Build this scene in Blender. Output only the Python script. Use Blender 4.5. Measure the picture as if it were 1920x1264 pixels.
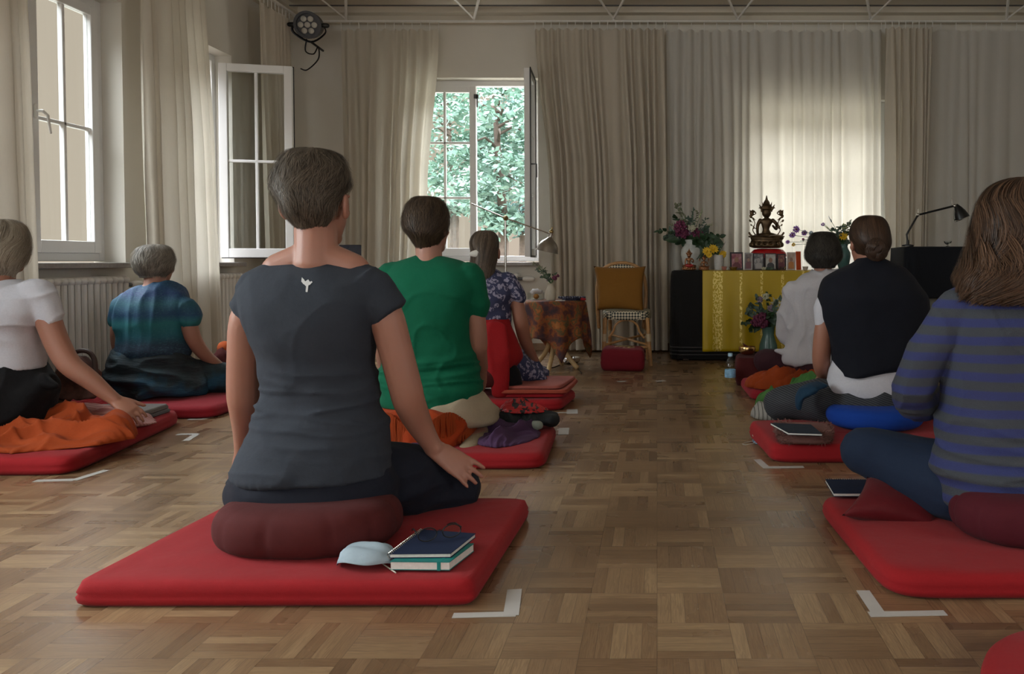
import bpy, bmesh, math, random
from mathutils import Vector, Matrix, noise
from mathutils.bvhtree import BVHTree
R = math.radians
PI = math.pi
random.seed(7)
scene = bpy.context.scene
for o in list(bpy.data.objects):
    bpy.data.objects.remove(o, do_unlink=True)
COL = scene.collection

# ------------------------------------------------------------------ camera
F = 1500.0          # focal length in photo pixels (1920 wide)
H = 0.82            # eye height
PITCH = R(1.5)
PCX, HOR = 1232.0, 490.0
PCY = HOR + F * math.tan(PITCH)
cd = bpy.data.cameras.new('camera')
cd.sensor_width = 36.0
cd.lens = 36.0 * F / 1920.0
cd.shift_x = -(PCX - 960.0) / 1920.0
cd.shift_y = (PCY - 632.0) / 1920.0
cd.clip_end = 200
cam = bpy.data.objects.new('camera', cd)
COL.objects.link(cam)
cam.location = (0, 0, H)
cam.rotation_euler = (R(90) - PITCH, 0, 0)
scene.camera = cam

def _dir(px, py):
    u = (px - PCX) / F
    v = (PCY - py) / F
    return Vector((u, math.cos(PITCH) + v * math.sin(PITCH), -math.sin(PITCH) + v * math.cos(PITCH)))
def at(px, py, Y):
    "point of the room seen at photo pixel (px,py), Y metres ahead"
    d = _dir(px, py)
    return Vector((0, 0, H)) + d * (Y / d.y)
def fl(px, py, h=0.0):
    "point at height h seen at photo pixel (px,py)"
    d = _dir(px, py)
    return Vector((0, 0, H)) + d * ((h - H) / d.z)
def sz(n, Y):
    return n * Y / F

# ------------------------------------------------------------------ world, exposure
scene.view_settings.view_transform = 'Standard'
scene.view_settings.look = 'None'
scene.view_settings.gamma = 1.0
scene.view_settings.exposure = 0.0
scene.view_settings.use_curve_mapping = False
cy = scene.cycles
cy.max_bounces = 9; cy.diffuse_bounces = 5; cy.glossy_bounces = 4
cy.transmission_bounces = 8; cy.transparent_max_bounces = 12
cy.caustics_reflective = False; cy.caustics_refractive = False
cy.sample_clamp_indirect = 4.0

def lin(c):
    c = c / 255.0
    return c / 12.92 if c <= 0.04045 else ((c + 0.055) / 1.055) ** 2.4
def rgb(r, g, b):
    return (lin(r), lin(g), lin(b), 1.0)

w = bpy.data.worlds.new('sky'); scene.world = w; w.use_nodes = True
nt = w.node_tree; nt.nodes.clear()
out = nt.nodes.new('ShaderNodeOutputWorld'); bg = nt.nodes.new('ShaderNodeBackground')
tc = nt.nodes.new('ShaderNodeTexCoord'); sep = nt.nodes.new('ShaderNodeSeparateXYZ')
rp = nt.nodes.new('ShaderNodeValToRGB')
nt.links.new(tc.outputs['Generated'], sep.inputs[0]); nt.links.new(sep.outputs['Z'], rp.inputs[0])
SKY_HI = 22.0
e = rp.color_ramp.elements
e[0].position = 0.38; e[0].color = (0.60, 0.51, 0.41, 1)
e[1].position = 0.60; e[1].color = (SKY_HI * .92, SKY_HI * .95, SKY_HI * 1.0, 1)
nt.links.new(rp.outputs[0], bg.inputs[0]); bg.inputs[1].default_value = 1.0
nt.links.new(bg.outputs[0], out.inputs[0])

def area(name, loc, rot, sx, sy, power, color=(1, 1, 1)):
    l = bpy.data.lights.new(name, 'AREA'); l.shape = 'RECTANGLE'; l.size = sx; l.size_y = sy
    l.energy = power; l.color = color
    o = bpy.data.objects.new(name, l); COL.objects.link(o); o.location = loc; o.rotation_euler = rot
    return o
# daylight behind the curtained altar window (stands outside the glass)
area('daylight_altar_window', (1.44, 7.74, 1.50), (R(-90), 0, 0), 1.34, 1.5, 2.2, (1.0, .88, .76))
# portals: they only tell the renderer through which openings the sky shines in
def portal(loc, rot, sx, sy):
    o = area('sky_portal', loc, rot, sx, sy, 1); o.data.cycles.is_portal = True
for y0, y1 in ((3.86, 5.06), (5.42, 6.36)):
    portal((-3.59, (y0+y1)/2, 1.62), (0, R(-90), 0), 1.64, y1-y0)
portal((-1.68, 7.70, 1.65), (R(-90), 0, 0), 1.2, 1.7)
# added fill lamps outside unseen windows beside and behind the viewer
area('fill_lamp_left', (-3.72, -.7, 1.62), (0, R(-90), 0), 1.64, 1.4, 45, (.93, .97, 1.0))
area('fill_lamp_left', (-3.72, 1.7, 1.62), (0, R(-90), 0), 1.64, 1.4, 150, (.93, .97, 1.0))
area('fill_lamp_right', (4.66, -.5, 1.62), (0, R(90), 0), 1.64, 1.4, 44, (.95, .97, 1))
area('fill_lamp_rear', (-1.9, -3.36, 1.62), (R(90), 0, 0), 1.4, 1.64, 32, (.94, .97, 1))
area('fill_lamp_rear', (.9, -3.36, 1.62), (R(90), 0, 0), 1.4, 1.64, 32, (.94, .97, 1))

# ------------------------------------------------------------------ mesh helpers
class MB:
    def __init__(s): s.v = []; s.f = []
    def add(s, vs, fs):
        b = len(s.v); s.v.extend([Vector(q) for q in vs]); s.f.extend([tuple(i + b for i in f) for f in fs]); return s
    def box(s, a, b, bev=0):
        x0, y0, z0 = [min(a[i], b[i]) for i in range(3)]; x1, y1, z1 = [max(a[i], b[i]) for i in range(3)]
        vs = [(x0,y0,z0),(x1,y0,z0),(x1,y1,z0),(x0,y1,z0),(x0,y0,z1),(x1,y0,z1),(x1,y1,z1),(x0,y1,z1)]
        return s.add(vs, [(0,3,2,1),(4,5,6,7),(0,1,5,4),(1,2,6,5),(2,3,7,6),(3,0,4,7)])
    def obox(s, c, size, rotz=0, rx=0, ry=0):
        m = Matrix.Rotation(rotz, 3, 'Z') @ Matrix.Rotation(ry, 3, 'Y') @ Matrix.Rotation(rx, 3, 'X')
        h = Vector(size) / 2; c = Vector(c)
        vs = [c + m @ Vector((x*h.x, y*h.y, z*h.z)) for z in (-1,1) for x, y in ((-1,-1),(1,-1),(1,1),(-1,1))]
        return s.add(vs, [(0,3,2,1),(4,5,6,7),(0,1,5,4),(1,2,6,5),(2,3,7,6),(3,0,4,7)])
    def rings(s, rs, caps=True, closed=True):
        n = len(rs[0]); vs = [p for r in rs for p in r]; fs = []
        m = n if closed else n - 1
        for i in range(len(rs) - 1):
            for j in range(m):
                k = (j + 1) % n
                fs.append((i*n+j, i*n+k, (i+1)*n+k, (i+1)*n+j))
        if caps:
            fs.append(tuple(range(n))[::-1]); fs.append(tuple((len(rs)-1)*n + j for j in range(n)))
        return s.add(vs, fs)
    def tube(s, pts, rad, n=12, up=(0,0,1), caps=True, rnd=True, sub=0):
        pts = [Vector(p) for p in pts]
        if not isinstance(rad, (list, tuple)): rad = [rad] * len(pts)
        rad = [r if isinstance(r, (tuple, list)) else (r, r) for r in rad]
        if sub: pts, rad = resample(pts, rad, sub)
        rs = []; up = Vector(up); L = len(pts)
        tang = []
        for i in range(L):
            t = pts[min(i+1, L-1)] - pts[max(i-1, 0)]
            tang.append(t.normalized() if t.length > 1e-9 else Vector((0,0,1)))
        side = tang[0].cross(up)
        if side.length < .15: side = tang[0].cross(Vector((0,-1,0)))
        side.normalize()
        ex = []
        for i in range(L):
            side = (side - tang[i] * side.dot(tang[i])).normalized()
            u = side.cross(tang[i]).normalized()
            ex.append((pts[i], side.copy(), u, rad[i]))
        if rnd:
            p, sd, u, r = ex[0]; m = min(r); t = tang[0]
            ex = [(p - t*m*.9, sd, u, (r[0]*.3, r[1]*.3)), (p - t*m*.6, sd, u, (r[0]*.75, r[1]*.75))] + ex
            p, sd, u, r = ex[-1]; m = min(r); t = tang[-1]
            ex = ex + [(p + t*m*.6, sd, u, (r[0]*.75, r[1]*.75)), (p + t*m*.9, sd, u, (r[0]*.3, r[1]*.3))]
        for p, sd, u, r in ex:
            rs.append([p + sd*(math.cos(2*PI*j/n)*r[0]) + u*(math.sin(2*PI*j/n)*r[1]) for j in range(n)])
        return s.rings(rs, caps)
    def ell(s, c, r, rot=None, nu=20, nv=12):
        c = Vector(c); r = (r, r, r) if not isinstance(r, (tuple, list)) else r
        vs = [c + _rt(rot, Vector((0,0,-r[2])))]; fs = []
        for i in range(1, nv):
            a = -PI/2 + PI*i/nv
            for j in range(nu):
                b = 2*PI*j/nu
                vs.append(c + _rt(rot, Vector((math.cos(a)*math.cos(b)*r[0], math.cos(a)*math.sin(b)*r[1], math.sin(a)*r[2]))))
        vs.append(c + _rt(rot, Vector((0,0,r[2]))))
        for j in range(nu):
            fs.append((0, 1+(j+1)%nu, 1+j))
            fs.append((len(vs)-1, 1+(nv-2)*nu+j, 1+(nv-2)*nu+(j+1)%nu))
        for i in range(nv-2):
            for j in range(nu):
                k = (j+1) % nu
                fs.append((1+i*nu+j, 1+i*nu+k, 1+(i+1)*nu+k, 1+(i+1)*nu+j))
        return s.add(vs, fs)
    def lathe(s, prof, c=(0,0,0), n=32, sx=1, sy=1, caps=True):
        c = Vector(c)
        return s.rings([[c + Vector((r*math.cos(2*PI*j/n)*sx, r*math.sin(2*PI*j/n)*sy, z)) for j in range(n)] for r, z in prof], caps)
    def grid(s, fn, nu, nv):
        vs = [fn(i/nu, j/nv) for j in range(nv+1) for i in range(nu+1)]
        fs = [(j*(nu+1)+i, j*(nu+1)+i+1, (j+1)*(nu+1)+i+1, (j+1)*(nu+1)+i) for j in range(nv) for i in range(nu)]
        return s.add(vs, fs)
    def prism(s, poly, off):
        "extrude polygon (list of 3d) by offset vector"
        n = len(poly); off = Vector(off)
        vs = [Vector(p) for p in poly] + [Vector(p) + off for p in poly]
        return s.add(vs, [tuple(range(n))[::-1], tuple(range(n, 2*n))] + [(i, (i+1)%n, n+(i+1)%n, n+i) for i in range(n)])
def _rt(m, v): return v if m is None else m @ v
def cr(p0, p1, p2, p3, t):
    return 0.5*((2*p1) + (p2-p0)*t + (2*p0-5*p1+4*p2-p3)*t*t + (3*p1-p0-3*p2+p3)*t*t*t)
def resample(pts, rad, k):
    P, Q = [], []
    n = len(pts)
    for i in range(n-1):
        a, b, c, d = pts[max(i-1,0)], pts[i], pts[i+1], pts[min(i+2,n-1)]
        ra, rb, rc, rd = rad[max(i-1,0)], rad[i], rad[i+1], rad[min(i+2,n-1)]
        for j in range(k):
            t = j/k
            P.append(cr(a,b,c,d,t)); Q.append(tuple(max(1e-4, cr(ra[m],rb[m],rc[m],rd[m],t)) for m in range(len(rb))))
    P.append(pts[-1]); Q.append(tuple(rad[-1]))
    return P, Q
def reSrows(rows, k):
    "catmull resample of numeric rows"
    outr = []; n = len(rows)
    for i in range(n-1):
        a, b, c, d = rows[max(i-1,0)], rows[i], rows[i+1], rows[min(i+2,n-1)]
        for j in range(k):
            t = j/k; outr.append([cr(a[m],b[m],c[m],d[m],t) for m in range(len(b))])
    outr.append(list(rows[-1])); return outr

WORLD_LOC = {}
def loc_of(o):
    return WORLD_LOC.get(o.name, Vector((0,0,0))) if o is not None else Vector((0,0,0))
def build(name, mb, mat=None, parent=None, base=None, smooth=True, bev=0, label=None, solid=0, sub=0, normals=True, ang=40):
    "link ONE mesh object; verts are given in world metres"
    b = loc_of(parent) if parent is not None else Vector(base if base is not None else (0,0,0))
    me = bpy.data.meshes.new(name)
    me.from_pydata([tuple(v - b) for v in mb.v], [], mb.f)
    if normals:
        bm = bmesh.new(); bm.from_mesh(me); bmesh.ops.recalc_face_normals(bm, faces=bm.faces); bm.to_mesh(me); bm.free()
    if mat: me.materials.append(mat)
    o = bpy.data.objects.new(name, me); COL.objects.link(o)
    if parent is not None: o.parent = parent
    else: o.location = b
    WORLD_LOC[o.name] = b
    if bev:
        m = o.modifiers.new('bevel', 'BEVEL'); m.width = bev; m.segments = 2; m.limit_method = 'ANGLE'; m.angle_limit = R(35)
    if solid:
        m = o.modifiers.new('solid', 'SOLIDIFY'); m.thickness = solid; m.offset = 0
    if sub:
        m = o.modifiers.new('sub', 'SUBSURF'); m.levels = sub; m.render_levels = sub
    if smooth:
        me.shade_smooth()
        if ang < 180: me.set_sharp_from_angle(angle=R(ang))
    if label: o['label'] = label
    return o
def thing(name, loc, label, cat, group=None, kind=None):
    o = bpy.data.objects.new(name, None); COL.objects.link(o); o.location = loc; o.empty_display_size = .05
    WORLD_LOC[o.name] = Vector(loc)
    tag(o, label, cat, group, kind); return o
def tag(o, label=None, cat=None, group=None, kind=None):
    if label: o['label'] = label
    if cat: o['category'] = cat
    if group: o['group'] = group
    if kind: o['kind'] = kind
    return o
def dup(o, loc, label=None, group=None, rotz=None):
    c = o.copy(); COL.objects.link(c); c.location = loc
    if rotz is not None: c.rotation_euler.z = rotz
    if label: c['label'] = label
    if group: c['group'] = group
    WORLD_LOC[c.name] = Vector(loc)
    for ch in list(o.children):
        d = ch.copy(); COL.objects.link(d); d.parent = c
        for g in ch.children:
            e_ = g.copy(); COL.objects.link(e_); e_.parent = d
    return c
def fused(mb, voxel=.006, smooth=4, disp=None, passes=1):
    "one continuous skin grown around overlapping shapes"
    me = bpy.data.meshes.new('tmp'); me.from_pydata([tuple(v) for v in mb.v], [], mb.f)
    bm = bmesh.new(); bm.from_mesh(me); bmesh.ops.recalc_face_normals(bm, faces=bm.faces); bm.to_mesh(me); bm.free()
    o = bpy.data.objects.new('tmp', me); COL.objects.link(o)
    m = o.modifiers.new('r', 'REMESH'); m.mode = 'VOXEL'; m.voxel_size = voxel
    if smooth:
        s = o.modifiers.new('s', 'SMOOTH'); s.iterations = smooth; s.factor = .5
    dg = bpy.context.evaluated_depsgraph_get(); ev = o.evaluated_get(dg)
    m2 = bpy.data.meshes.new_from_object(ev)
    r = MB()
    r.v = [v.co.copy() for v in m2.vertices]; r.f = [tuple(p.vertices) for p in m2.polygons]
    if disp:
        nr = [v.normal.copy() for v in m2.vertices]
        r.v = [p + n * disp(p, n) for p, n in zip(r.v, nr)]
    bpy.data.objects.remove(o, do_unlink=True); bpy.data.meshes.remove(me); bpy.data.meshes.remove(m2)
    return r
def N3(p, s=1.0, o=0.0): return noise.noise(Vector((p[0]*s+o, p[1]*s+o*.7, p[2]*s-o)))
def ridge(p, sx, sy, sz_, o=0):
    return 1 - abs(noise.noise(Vector((p[0]*sx+o, p[1]*sy+o*1.3, p[2]*sz_-o))))*2

# ------------------------------------------------------------------ materials
def newmat(name):
    m = bpy.data.materials.new(name); m.use_nodes = True
    n = m.node_tree; n.nodes.clear()
    o = n.nodes.new('ShaderNodeOutputMaterial'); b = n.nodes.new('ShaderNodeBsdfPrincipled')
    n.links.new(b.outputs[0], o.inputs[0]); return m, n, b, o
def nd(n, t, **k):
    x = n.nodes.new('ShaderNode' + t)
    for a, v in k.items(): setattr(x, a, v)
    return x
def mth(n, op, a, b=None, c=None):
    x = nd(n, 'Math', operation=op)
    for i, q in enumerate((a, b, c)):
        if q is None: continue
        if isinstance(q, (int, float)): x.inputs[i].default_value = q
        else: n.links.new(q, x.inputs[i])
    return x.outputs[0]
def mixc(n, f, a, b, mode='MIX'):
    x = nd(n, 'Mix', data_type='RGBA', blend_type=mode)
    for i, q in ((0, f), (6, a), (7, b)):
        if isinstance(q, (int, float, tuple)): x.inputs[i].default_value = q
        else: n.links.new(q, x.inputs[i])
    return x.outputs[2]
def bump(n, b, h, strength=.3, dist=.01):
    x = nd(n, 'Bump'); x.inputs['Strength'].default_value = strength; x.inputs['Distance'].default_value = dist
    n.links.new(h, x.inputs['Height']); n.links.new(x.outputs[0], b.inputs['Normal'])
def coords(n, scale=(1,1,1), kind='Object'):
    t = nd(n, 'TexCoord'); mp = nd(n, 'Mapping'); mp.inputs['Scale'].default_value = scale
    n.links.new(t.outputs[kind], mp.inputs[0]); return mp.outputs[0]
def noi(n, vec, scale, detail=3, rough=.5):
    x = nd(n, 'TexNoise'); x.inputs['Scale'].default_value = scale; x.inputs['Detail'].default_value = detail
    x.inputs['Roughness'].default_value = rough; n.links.new(vec, x.inputs['Vector']); return x.outputs['Fac']
def shade(c, k): return (c[0]*k, c[1]*k, c[2]*k, 1)
def P(name, c, rough=.6, metal=0, var=.12, vs=20, bs=0, bscale=60, spec=.5, sheen=0, coat=0, subs=0, trans=0, alpha=1):
    "plain procedural surface: colour with a little noise and bump"
    m, n, b, o = newmat(name)
    v = coords(n)
    f = noi(n, v, vs)
    c1 = mixc(n, f, shade(c, 1-var*2), shade(c, 1+var*2))
    n.links.new(c1, b.inputs['Base Color'])
    b.inputs['Roughness'].default_value = rough; b.inputs['Metallic'].default_value = metal
    b.inputs['Specular IOR Level'].default_value = spec
    if sheen:
        b.inputs['Sheen Weight'].default_value = sheen; b.inputs['Sheen Roughness'].default_value = .5
    if coat: b.inputs['Coat Weight'].default_value = coat; b.inputs['Coat Roughness'].default_value = .1
    if subs:
        b.inputs['Subsurface Weight'].default_value = subs; b.inputs['Subsurface Radius'].default_value = (.02,.008,.004); b.inputs['Subsurface Scale'].default_value = .5
    if trans: b.inputs['Transmission Weight'].default_value = trans
    if bs: bump(n, b, noi(n, v, bscale, 4), bs, .004)
    return m
def cloth(name, c, var=.08, weave=900, bs=.25, rough=.85, sheen=.02, soft=14):
    c = shade(c, .72)
    m, n, b, o = newmat(name)
    v = coords(n)
    f = noi(n, v, 9, 4); f2 = noi(n, v, 160, 2)
    c1 = mixc(n, f, shade(c, 1-var), shade(c, 1+var)); c1 = mixc(n, mth(n,'MULTIPLY',f2,.35), c1, shade(c, .55))
    n.links.new(c1, b.inputs['Base Color'])
    b.inputs['Roughness'].default_value = rough; b.inputs['Specular IOR Level'].default_value = .25
    b.inputs['Sheen Weight'].default_value = sheen
    h = mth(n, 'ADD', mth(n, 'MULTIPLY', noi(n, v, soft, 4), 1.0), mth(n, 'MULTIPLY', noi(n, v, weave, 1), .12))
    bump(n, b, h, bs, .02)
    return m

WALL = P('wall_paint', (.67,.64,.575,1), .9, var=.02, vs=3, bs=.05, bscale=150, spec=.2)
CEIL = P('ceiling_paint', (.60,.55,.46,1), .9, var=.02, vs=3, spec=.2)
WHITE = P('white_gloss_paint', (.76,.76,.75,1), .35, var=.02, vs=6)
WHITEM = P('white_enamel', (.70,.68,.64,1), .4, var=.03, vs=6)
STONE = P('sill_stone', (.30,.28,.27,1), .4, var=.15, vs=60)
OAK = P('oak_trim', (.22,.12,.06,1), .4, var=.2, vs=12)
BLACKM = P('black_metal', (.012,.012,.013,1), .35, metal=.3, var=.1)
STEEL = P('brushed_steel', (.55,.53,.50,1), .25, metal=1, var=.05, vs=80)
BRASS = P('aged_brass', (.35,.26,.12,1), .35, metal=1, var=.2, vs=60)
GREYM = P('grey_metal', (.10,.10,.105,1), .4, metal=.6, var=.1)

def mat_curtain(name, c, tr=.55, tc_=None):
    m, n, b, o = newmat(name); n.nodes.remove(b)
    d = nd(n, 'BsdfDiffuse'); t = nd(n, 'BsdfTranslucent'); mx = nd(n, 'MixShader')
    v = coords(n); f = noi(n, v, 4, 3); fine = noi(n, coords(n, (1,1,.12)), 260, 2)
    col = mixc(n, f, shade(c, .92), shade(c, 1.05)); col = mixc(n, mth(n,'MULTIPLY',fine,.25), col, shade(c,.6))
    n.links.new(col, d.inputs[0]); t.inputs[0].default_value = tc_ or c
    mx.inputs[0].default_value = tr
    n.links.new(d.outputs[0], mx.inputs[1]); n.links.new(t.outputs[0], mx.inputs[2]); n.links.new(mx.outputs[0], o.inputs[0])
    return m
CURT = mat_curtain('cream_curtain_cloth', (.74,.69,.60,1), .45)
CURTD = mat_curtain('beige_curtain_cloth', (.62,.56,.47,1), .24)
SHEER = mat_curtain('thin_curtain_cloth', (.86,.85,.81,1), .50, (.62,.56,.48,1))

def mat_glass():
    m, n, b, o = newmat('window_glass'); n.nodes.remove(b)
    t = nd(n, 'BsdfTransparent'); g = nd(n, 'BsdfGlossy'); mx = nd(n, 'MixShader'); fr = nd(n, 'Fresnel')
    t.inputs[0].default_value = (.95,.97,.96,1); g.inputs['Roughness'].default_value = .02
    fr.inputs[0].default_value = 1.6; ge = nd(n, 'NewGeometry')
    n.links.new(mth(n, 'MULTIPLY', fr.outputs[0], mth(n, 'SUBTRACT', 1, ge.outputs['Backfacing'])), mx.inputs[0]); n.links.new(t.outputs[0], mx.inputs[1]); n.links.new(g.outputs[0], mx.inputs[2]); n.links.new(mx.outputs[0], o.inputs[0])
    return m
GLASS = mat_glass()
def mat_clear(name, c=(.95,.97,.97,1), rough=.03):
    m, n, b, o = newmat(name)
    b.inputs['Base Color'].default_value = c; b.inputs['Roughness'].default_value = rough
    b.inputs['Transmission Weight'].default_value = 1; b.inputs['IOR'].default_value = 1.3
    return m
CLEAR = mat_clear('clear_glass')

def mat_parquet():
    m, n, b, o = newmat('mosaic_parquet')
    t = nd(n, 'TexCoord'); s = nd(n, 'SeparateXYZ'); n.links.new(t.outputs['Object'], s.inputs[0])
    C = .163
    x = mth(n, 'DIVIDE', s.outputs[0], C); y = mth(n, 'DIVIDE', s.outputs[1], C)
    cx = mth(n, 'FLOOR', x); cyy = mth(n, 'FLOOR', y)
    par = mth(n, 'FLOORED_MODULO', mth(n, 'ADD', cx, cyy), 2)
    fx = mth(n, 'SUBTRACT', x, cx); fy = mth(n, 'SUBTRACT', y, cyy)
    u = mth(n, 'ADD', mth(n, 'MULTIPLY', fx, par), mth(n, 'MULTIPLY', fy, mth(n, 'SUBTRACT', 1, par)))   # across strips
    l = mth(n, 'ADD', mth(n, 'MULTIPLY', fy, par), mth(n, 'MULTIPLY', fx, mth(n, 'SUBTRACT', 1, par)))   # along strips
    u5 = mth(n, 'MULTIPLY', u, 5); st = mth(n, 'FLOOR', u5); fu = mth(n, 'SUBTRACT', u5, st)
    cb = nd(n, 'CombineXYZ'); n.links.new(cx, cb.inputs[0]); n.links.new(cyy, cb.inputs[1]); n.links.new(mth(n,'ADD',st,.5), cb.inputs[2])
    wn = nd(n, 'TexWhiteNoise', noise_dimensions='3D'); n.links.new(cb.outputs[0], wn.inputs[0])
    cb2 = nd(n, 'CombineXYZ'); n.links.new(cx, cb2.inputs[0]); n.links.new(cyy, cb2.inputs[1])
    wn2 = nd(n, 'TexWhiteNoise', noise_dimensions='3D'); n.links.new(cb2.outputs[0], wn2.inputs[0])
    r = mth(n, 'ADD', mth(n, 'MULTIPLY', wn.outputs['Value'], .56), mth(n, 'MULTIPLY', wn2.outputs['Value'], .44))
    rp = nd(n, 'ValToRGB'); n.links.new(r, rp.inputs[0])
    el = rp.color_ramp.elements
    el[0].position = .05; el[0].color = (.145,.084,.044,1)
    el[1].position = .95; el[1].color = (.34,.225,.122,1)
    q = el.new(.5); q.color = (.23,.14,.074,1)
    # grain: noise stretched along the strip, shifted per strip
    g = nd(n, 'CombineXYZ')
    n.links.new(mth(n, 'ADD', mth(n,'MULTIPLY', l, 1.6), mth(n,'MULTIPLY', wn.outputs['Value'], 90)), g.inputs[0])
    n.links.new(mth(n, 'ADD', mth(n,'MULTIPLY', u, 22), mth(n,'MULTIPLY', st, 7)), g.inputs[1])
    n.links.new(mth(n,'MULTIPLY', r, 50), g.inputs[2])
    gr = nd(n, 'TexNoise'); gr.inputs['Scale'].default_value = 1.3; gr.inputs['Detail'].default_value = 5; gr.inputs['Distortion'].default_value = 1.5
    n.links.new(g.outputs[0], gr.inputs['Vector'])
    gf = nd(n, 'MapRange'); gf.inputs[1].default_value = .38; gf.inputs[2].default_value = .62; n.links.new(gr.outputs['Fac'], gf.inputs[0])
    col = mixc(n, mth(n,'MULTIPLY', mth(n,'SUBTRACT',1,gf.outputs[0]), .42), rp.outputs[0], (.10,.055,.03,1))
    # joints
    e1 = mth(n, 'LESS_THAN', mth(n, 'MINIMUM', fu, mth(n,'SUBTRACT',1,fu)), .022)
    e2 = mth(n, 'LESS_THAN', mth(n, 'MINIMUM', l, mth(n,'SUBTRACT',1,l)), .006)
    ed = mth(n, 'MAXIMUM', e1, e2)
    col = mixc(n, mth(n,'MULTIPLY',ed,.55), col, (.05,.028,.016,1))
    n.links.new(col, b.inputs['Base Color'])
    rr = mth(n, 'ADD', .19, mth(n, 'MULTIPLY', noi(n, t.outputs['Object'], 2.5, 4), .14))
    rr = mth(n, 'ADD', rr, mth(n, 'MULTIPLY', wn.outputs['Value'], .06))
    n.links.new(rr, b.inputs['Roughness'])
    b.inputs['Specular IOR Level'].default_value = .55
    hh = mth(n, 'ADD', mth(n,'MULTIPLY', wn.outputs['Value'], .5), mth(n,'MULTIPLY', gf.outputs[0], .25))
    bump(n, b, mth(n,'SUBTRACT', hh, ed), .07, .002)
    return m
PARQ = mat_parquet()
# ================================================================== THE ROOM
XL, YB, XR, YF, ZC = -3.36, 7.37, 4.3, -3.0, 3.10
def struct(name, mb, mat, parent=None, **k):
    o = build(name, mb, mat, parent, **k)
    if parent is None: o['kind'] = 'structure'
    return o
struct('floor', MB().box((XL-.3, YF, -.1), (XR+.3, YB+.3, 0)), PARQ, smooth=False)
struct('ceiling', MB().box((XL-.3, YF, ZC), (XR+.3, YB+.3, ZC+.2)), CEIL, smooth=False)
WT = 2.44; SB = .80           # window head and sill heights
def wall_with_holes(name, fixed, span, holes, axis):
    "fixed=(near,far) of thickness, span=(a,b) along the wall, holes=[(a,b,z0,z1)]"
    mb = MB(); cur = span[0]
    def bx(a, b, z0, z1):
        if b - a < 1e-4 or z1 - z0 < 1e-4: return
        if axis == 'x': mb.box((a, fixed[0], z0), (b, fixed[1], z1))
        else: mb.box((fixed[0], a, z0), (fixed[1], b, z1))
    for a, b, z0, z1 in holes:
        bx(cur, a, 0, ZC); bx(a, b, 0, z0); bx(a, b, z1, ZC); cur = b
    bx(cur, span[1], 0, ZC)
    return struct(name, mb, WALL, smooth=False)
W3 = (-2.28, -1.09)      # back wall window
W4 = (.80, 2.12)         # window behind the altar
wall_with_holes('wall_left', (XL-.2, XL), (YF, YB+.3), [(-1.4,.0,SB,WT),(1.0,2.4,SB,WT),(3.86,5.06,SB,WT),(5.42,6.36,SB,WT)], 'y')
wall_with_holes('wall_back', (YB, YB+.3), (XL, XR+.3), [(W3[0],W3[1],SB,2.50),(W4[0],W4[1],.75,2.30)], 'x')
wall_with_holes('wall_right', (XR, XR+.3), (YF, YB), [(-1.2,.2,SB,WT)], 'y')
wall_with_holes('wall_front', (YF-.3, YF), (XL-.3, XR+.3), [(-2.6,-1.2,SB,WT),(.2,1.6,SB,WT)], 'x')  # right and front openings are unseen, added to let fill light in
struct('baseboard_back', MB().box((XL, YB-.022, 0), (XR, YB, .065)), OAK, bev=.004, smooth=False)
struct('baseboard_left', MB().box((XL, YF, 0), (XL+.022, YB-.022, .065)), OAK, bev=.004, smooth=False)
struct('trim_1', MB().box((XL, YB-.05, 2.985), (XR, YB, ZC)).box((XL, YB-.14, 3.05),(XR,YB-.05,ZC)), CEIL, smooth=False)
struct('trim_2', MB().box((XL, YF, 2.985), (XL+.05, YB-.14, ZC)).box((XL+.05, YF, 3.05),(XL+.14,YB-.14,ZC)), CEIL, smooth=False)

# curtain rails and their slanting brackets
rail_b = thing('curtain_rail', (0, 7.22, 2.96), 'long white curtain rail with triangular brackets running along the back wall', 'curtain rail')
build('rail', MB().box((XL+.02, 7.205, 2.958), (XR-.05, 7.235, 2.975)), WHITEM, rail_b, smooth=False, bev=.003)
build('rail', MB().box((XL+.02, 7.06, 3.055), (XR-.05, 7.075, 3.063)), GREYM, rail_b, smooth=False)
for px in (648, 888, 1150, 1383, 1633, 1888):
    x = at(px, 40, 7.2).x
    mb = MB()
    for s_ in (-1, 1):
        a = Vector((x, 7.21, 2.985)); c = Vector((x + s_*.135, 6.86, 3.095))
        mb.tube([a, c], [(.012,.006)]*2, 4, rnd=False)
    mb.tube([(x-.15,6.86,3.094),(x+.15,6.86,3.094)], [(.012,.006)]*2, 4, rnd=False)
    mb.box((x-.008,7.20,2.965),(x+.008,7.22,2.99))
    build('bracket', mb, WHITEM, rail_b, smooth=False)
rail_l = thing('curtain_rail', (XL+.20, 4, 2.96), 'white curtain rail running along the left wall above its windows', 'curtain rail')
build('rail', MB().box((XL+.185, YF+.2, 2.958), (XL+.215, YB-.3, 2.975)), WHITEM, rail_l, smooth=False, bev=.003)

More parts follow.
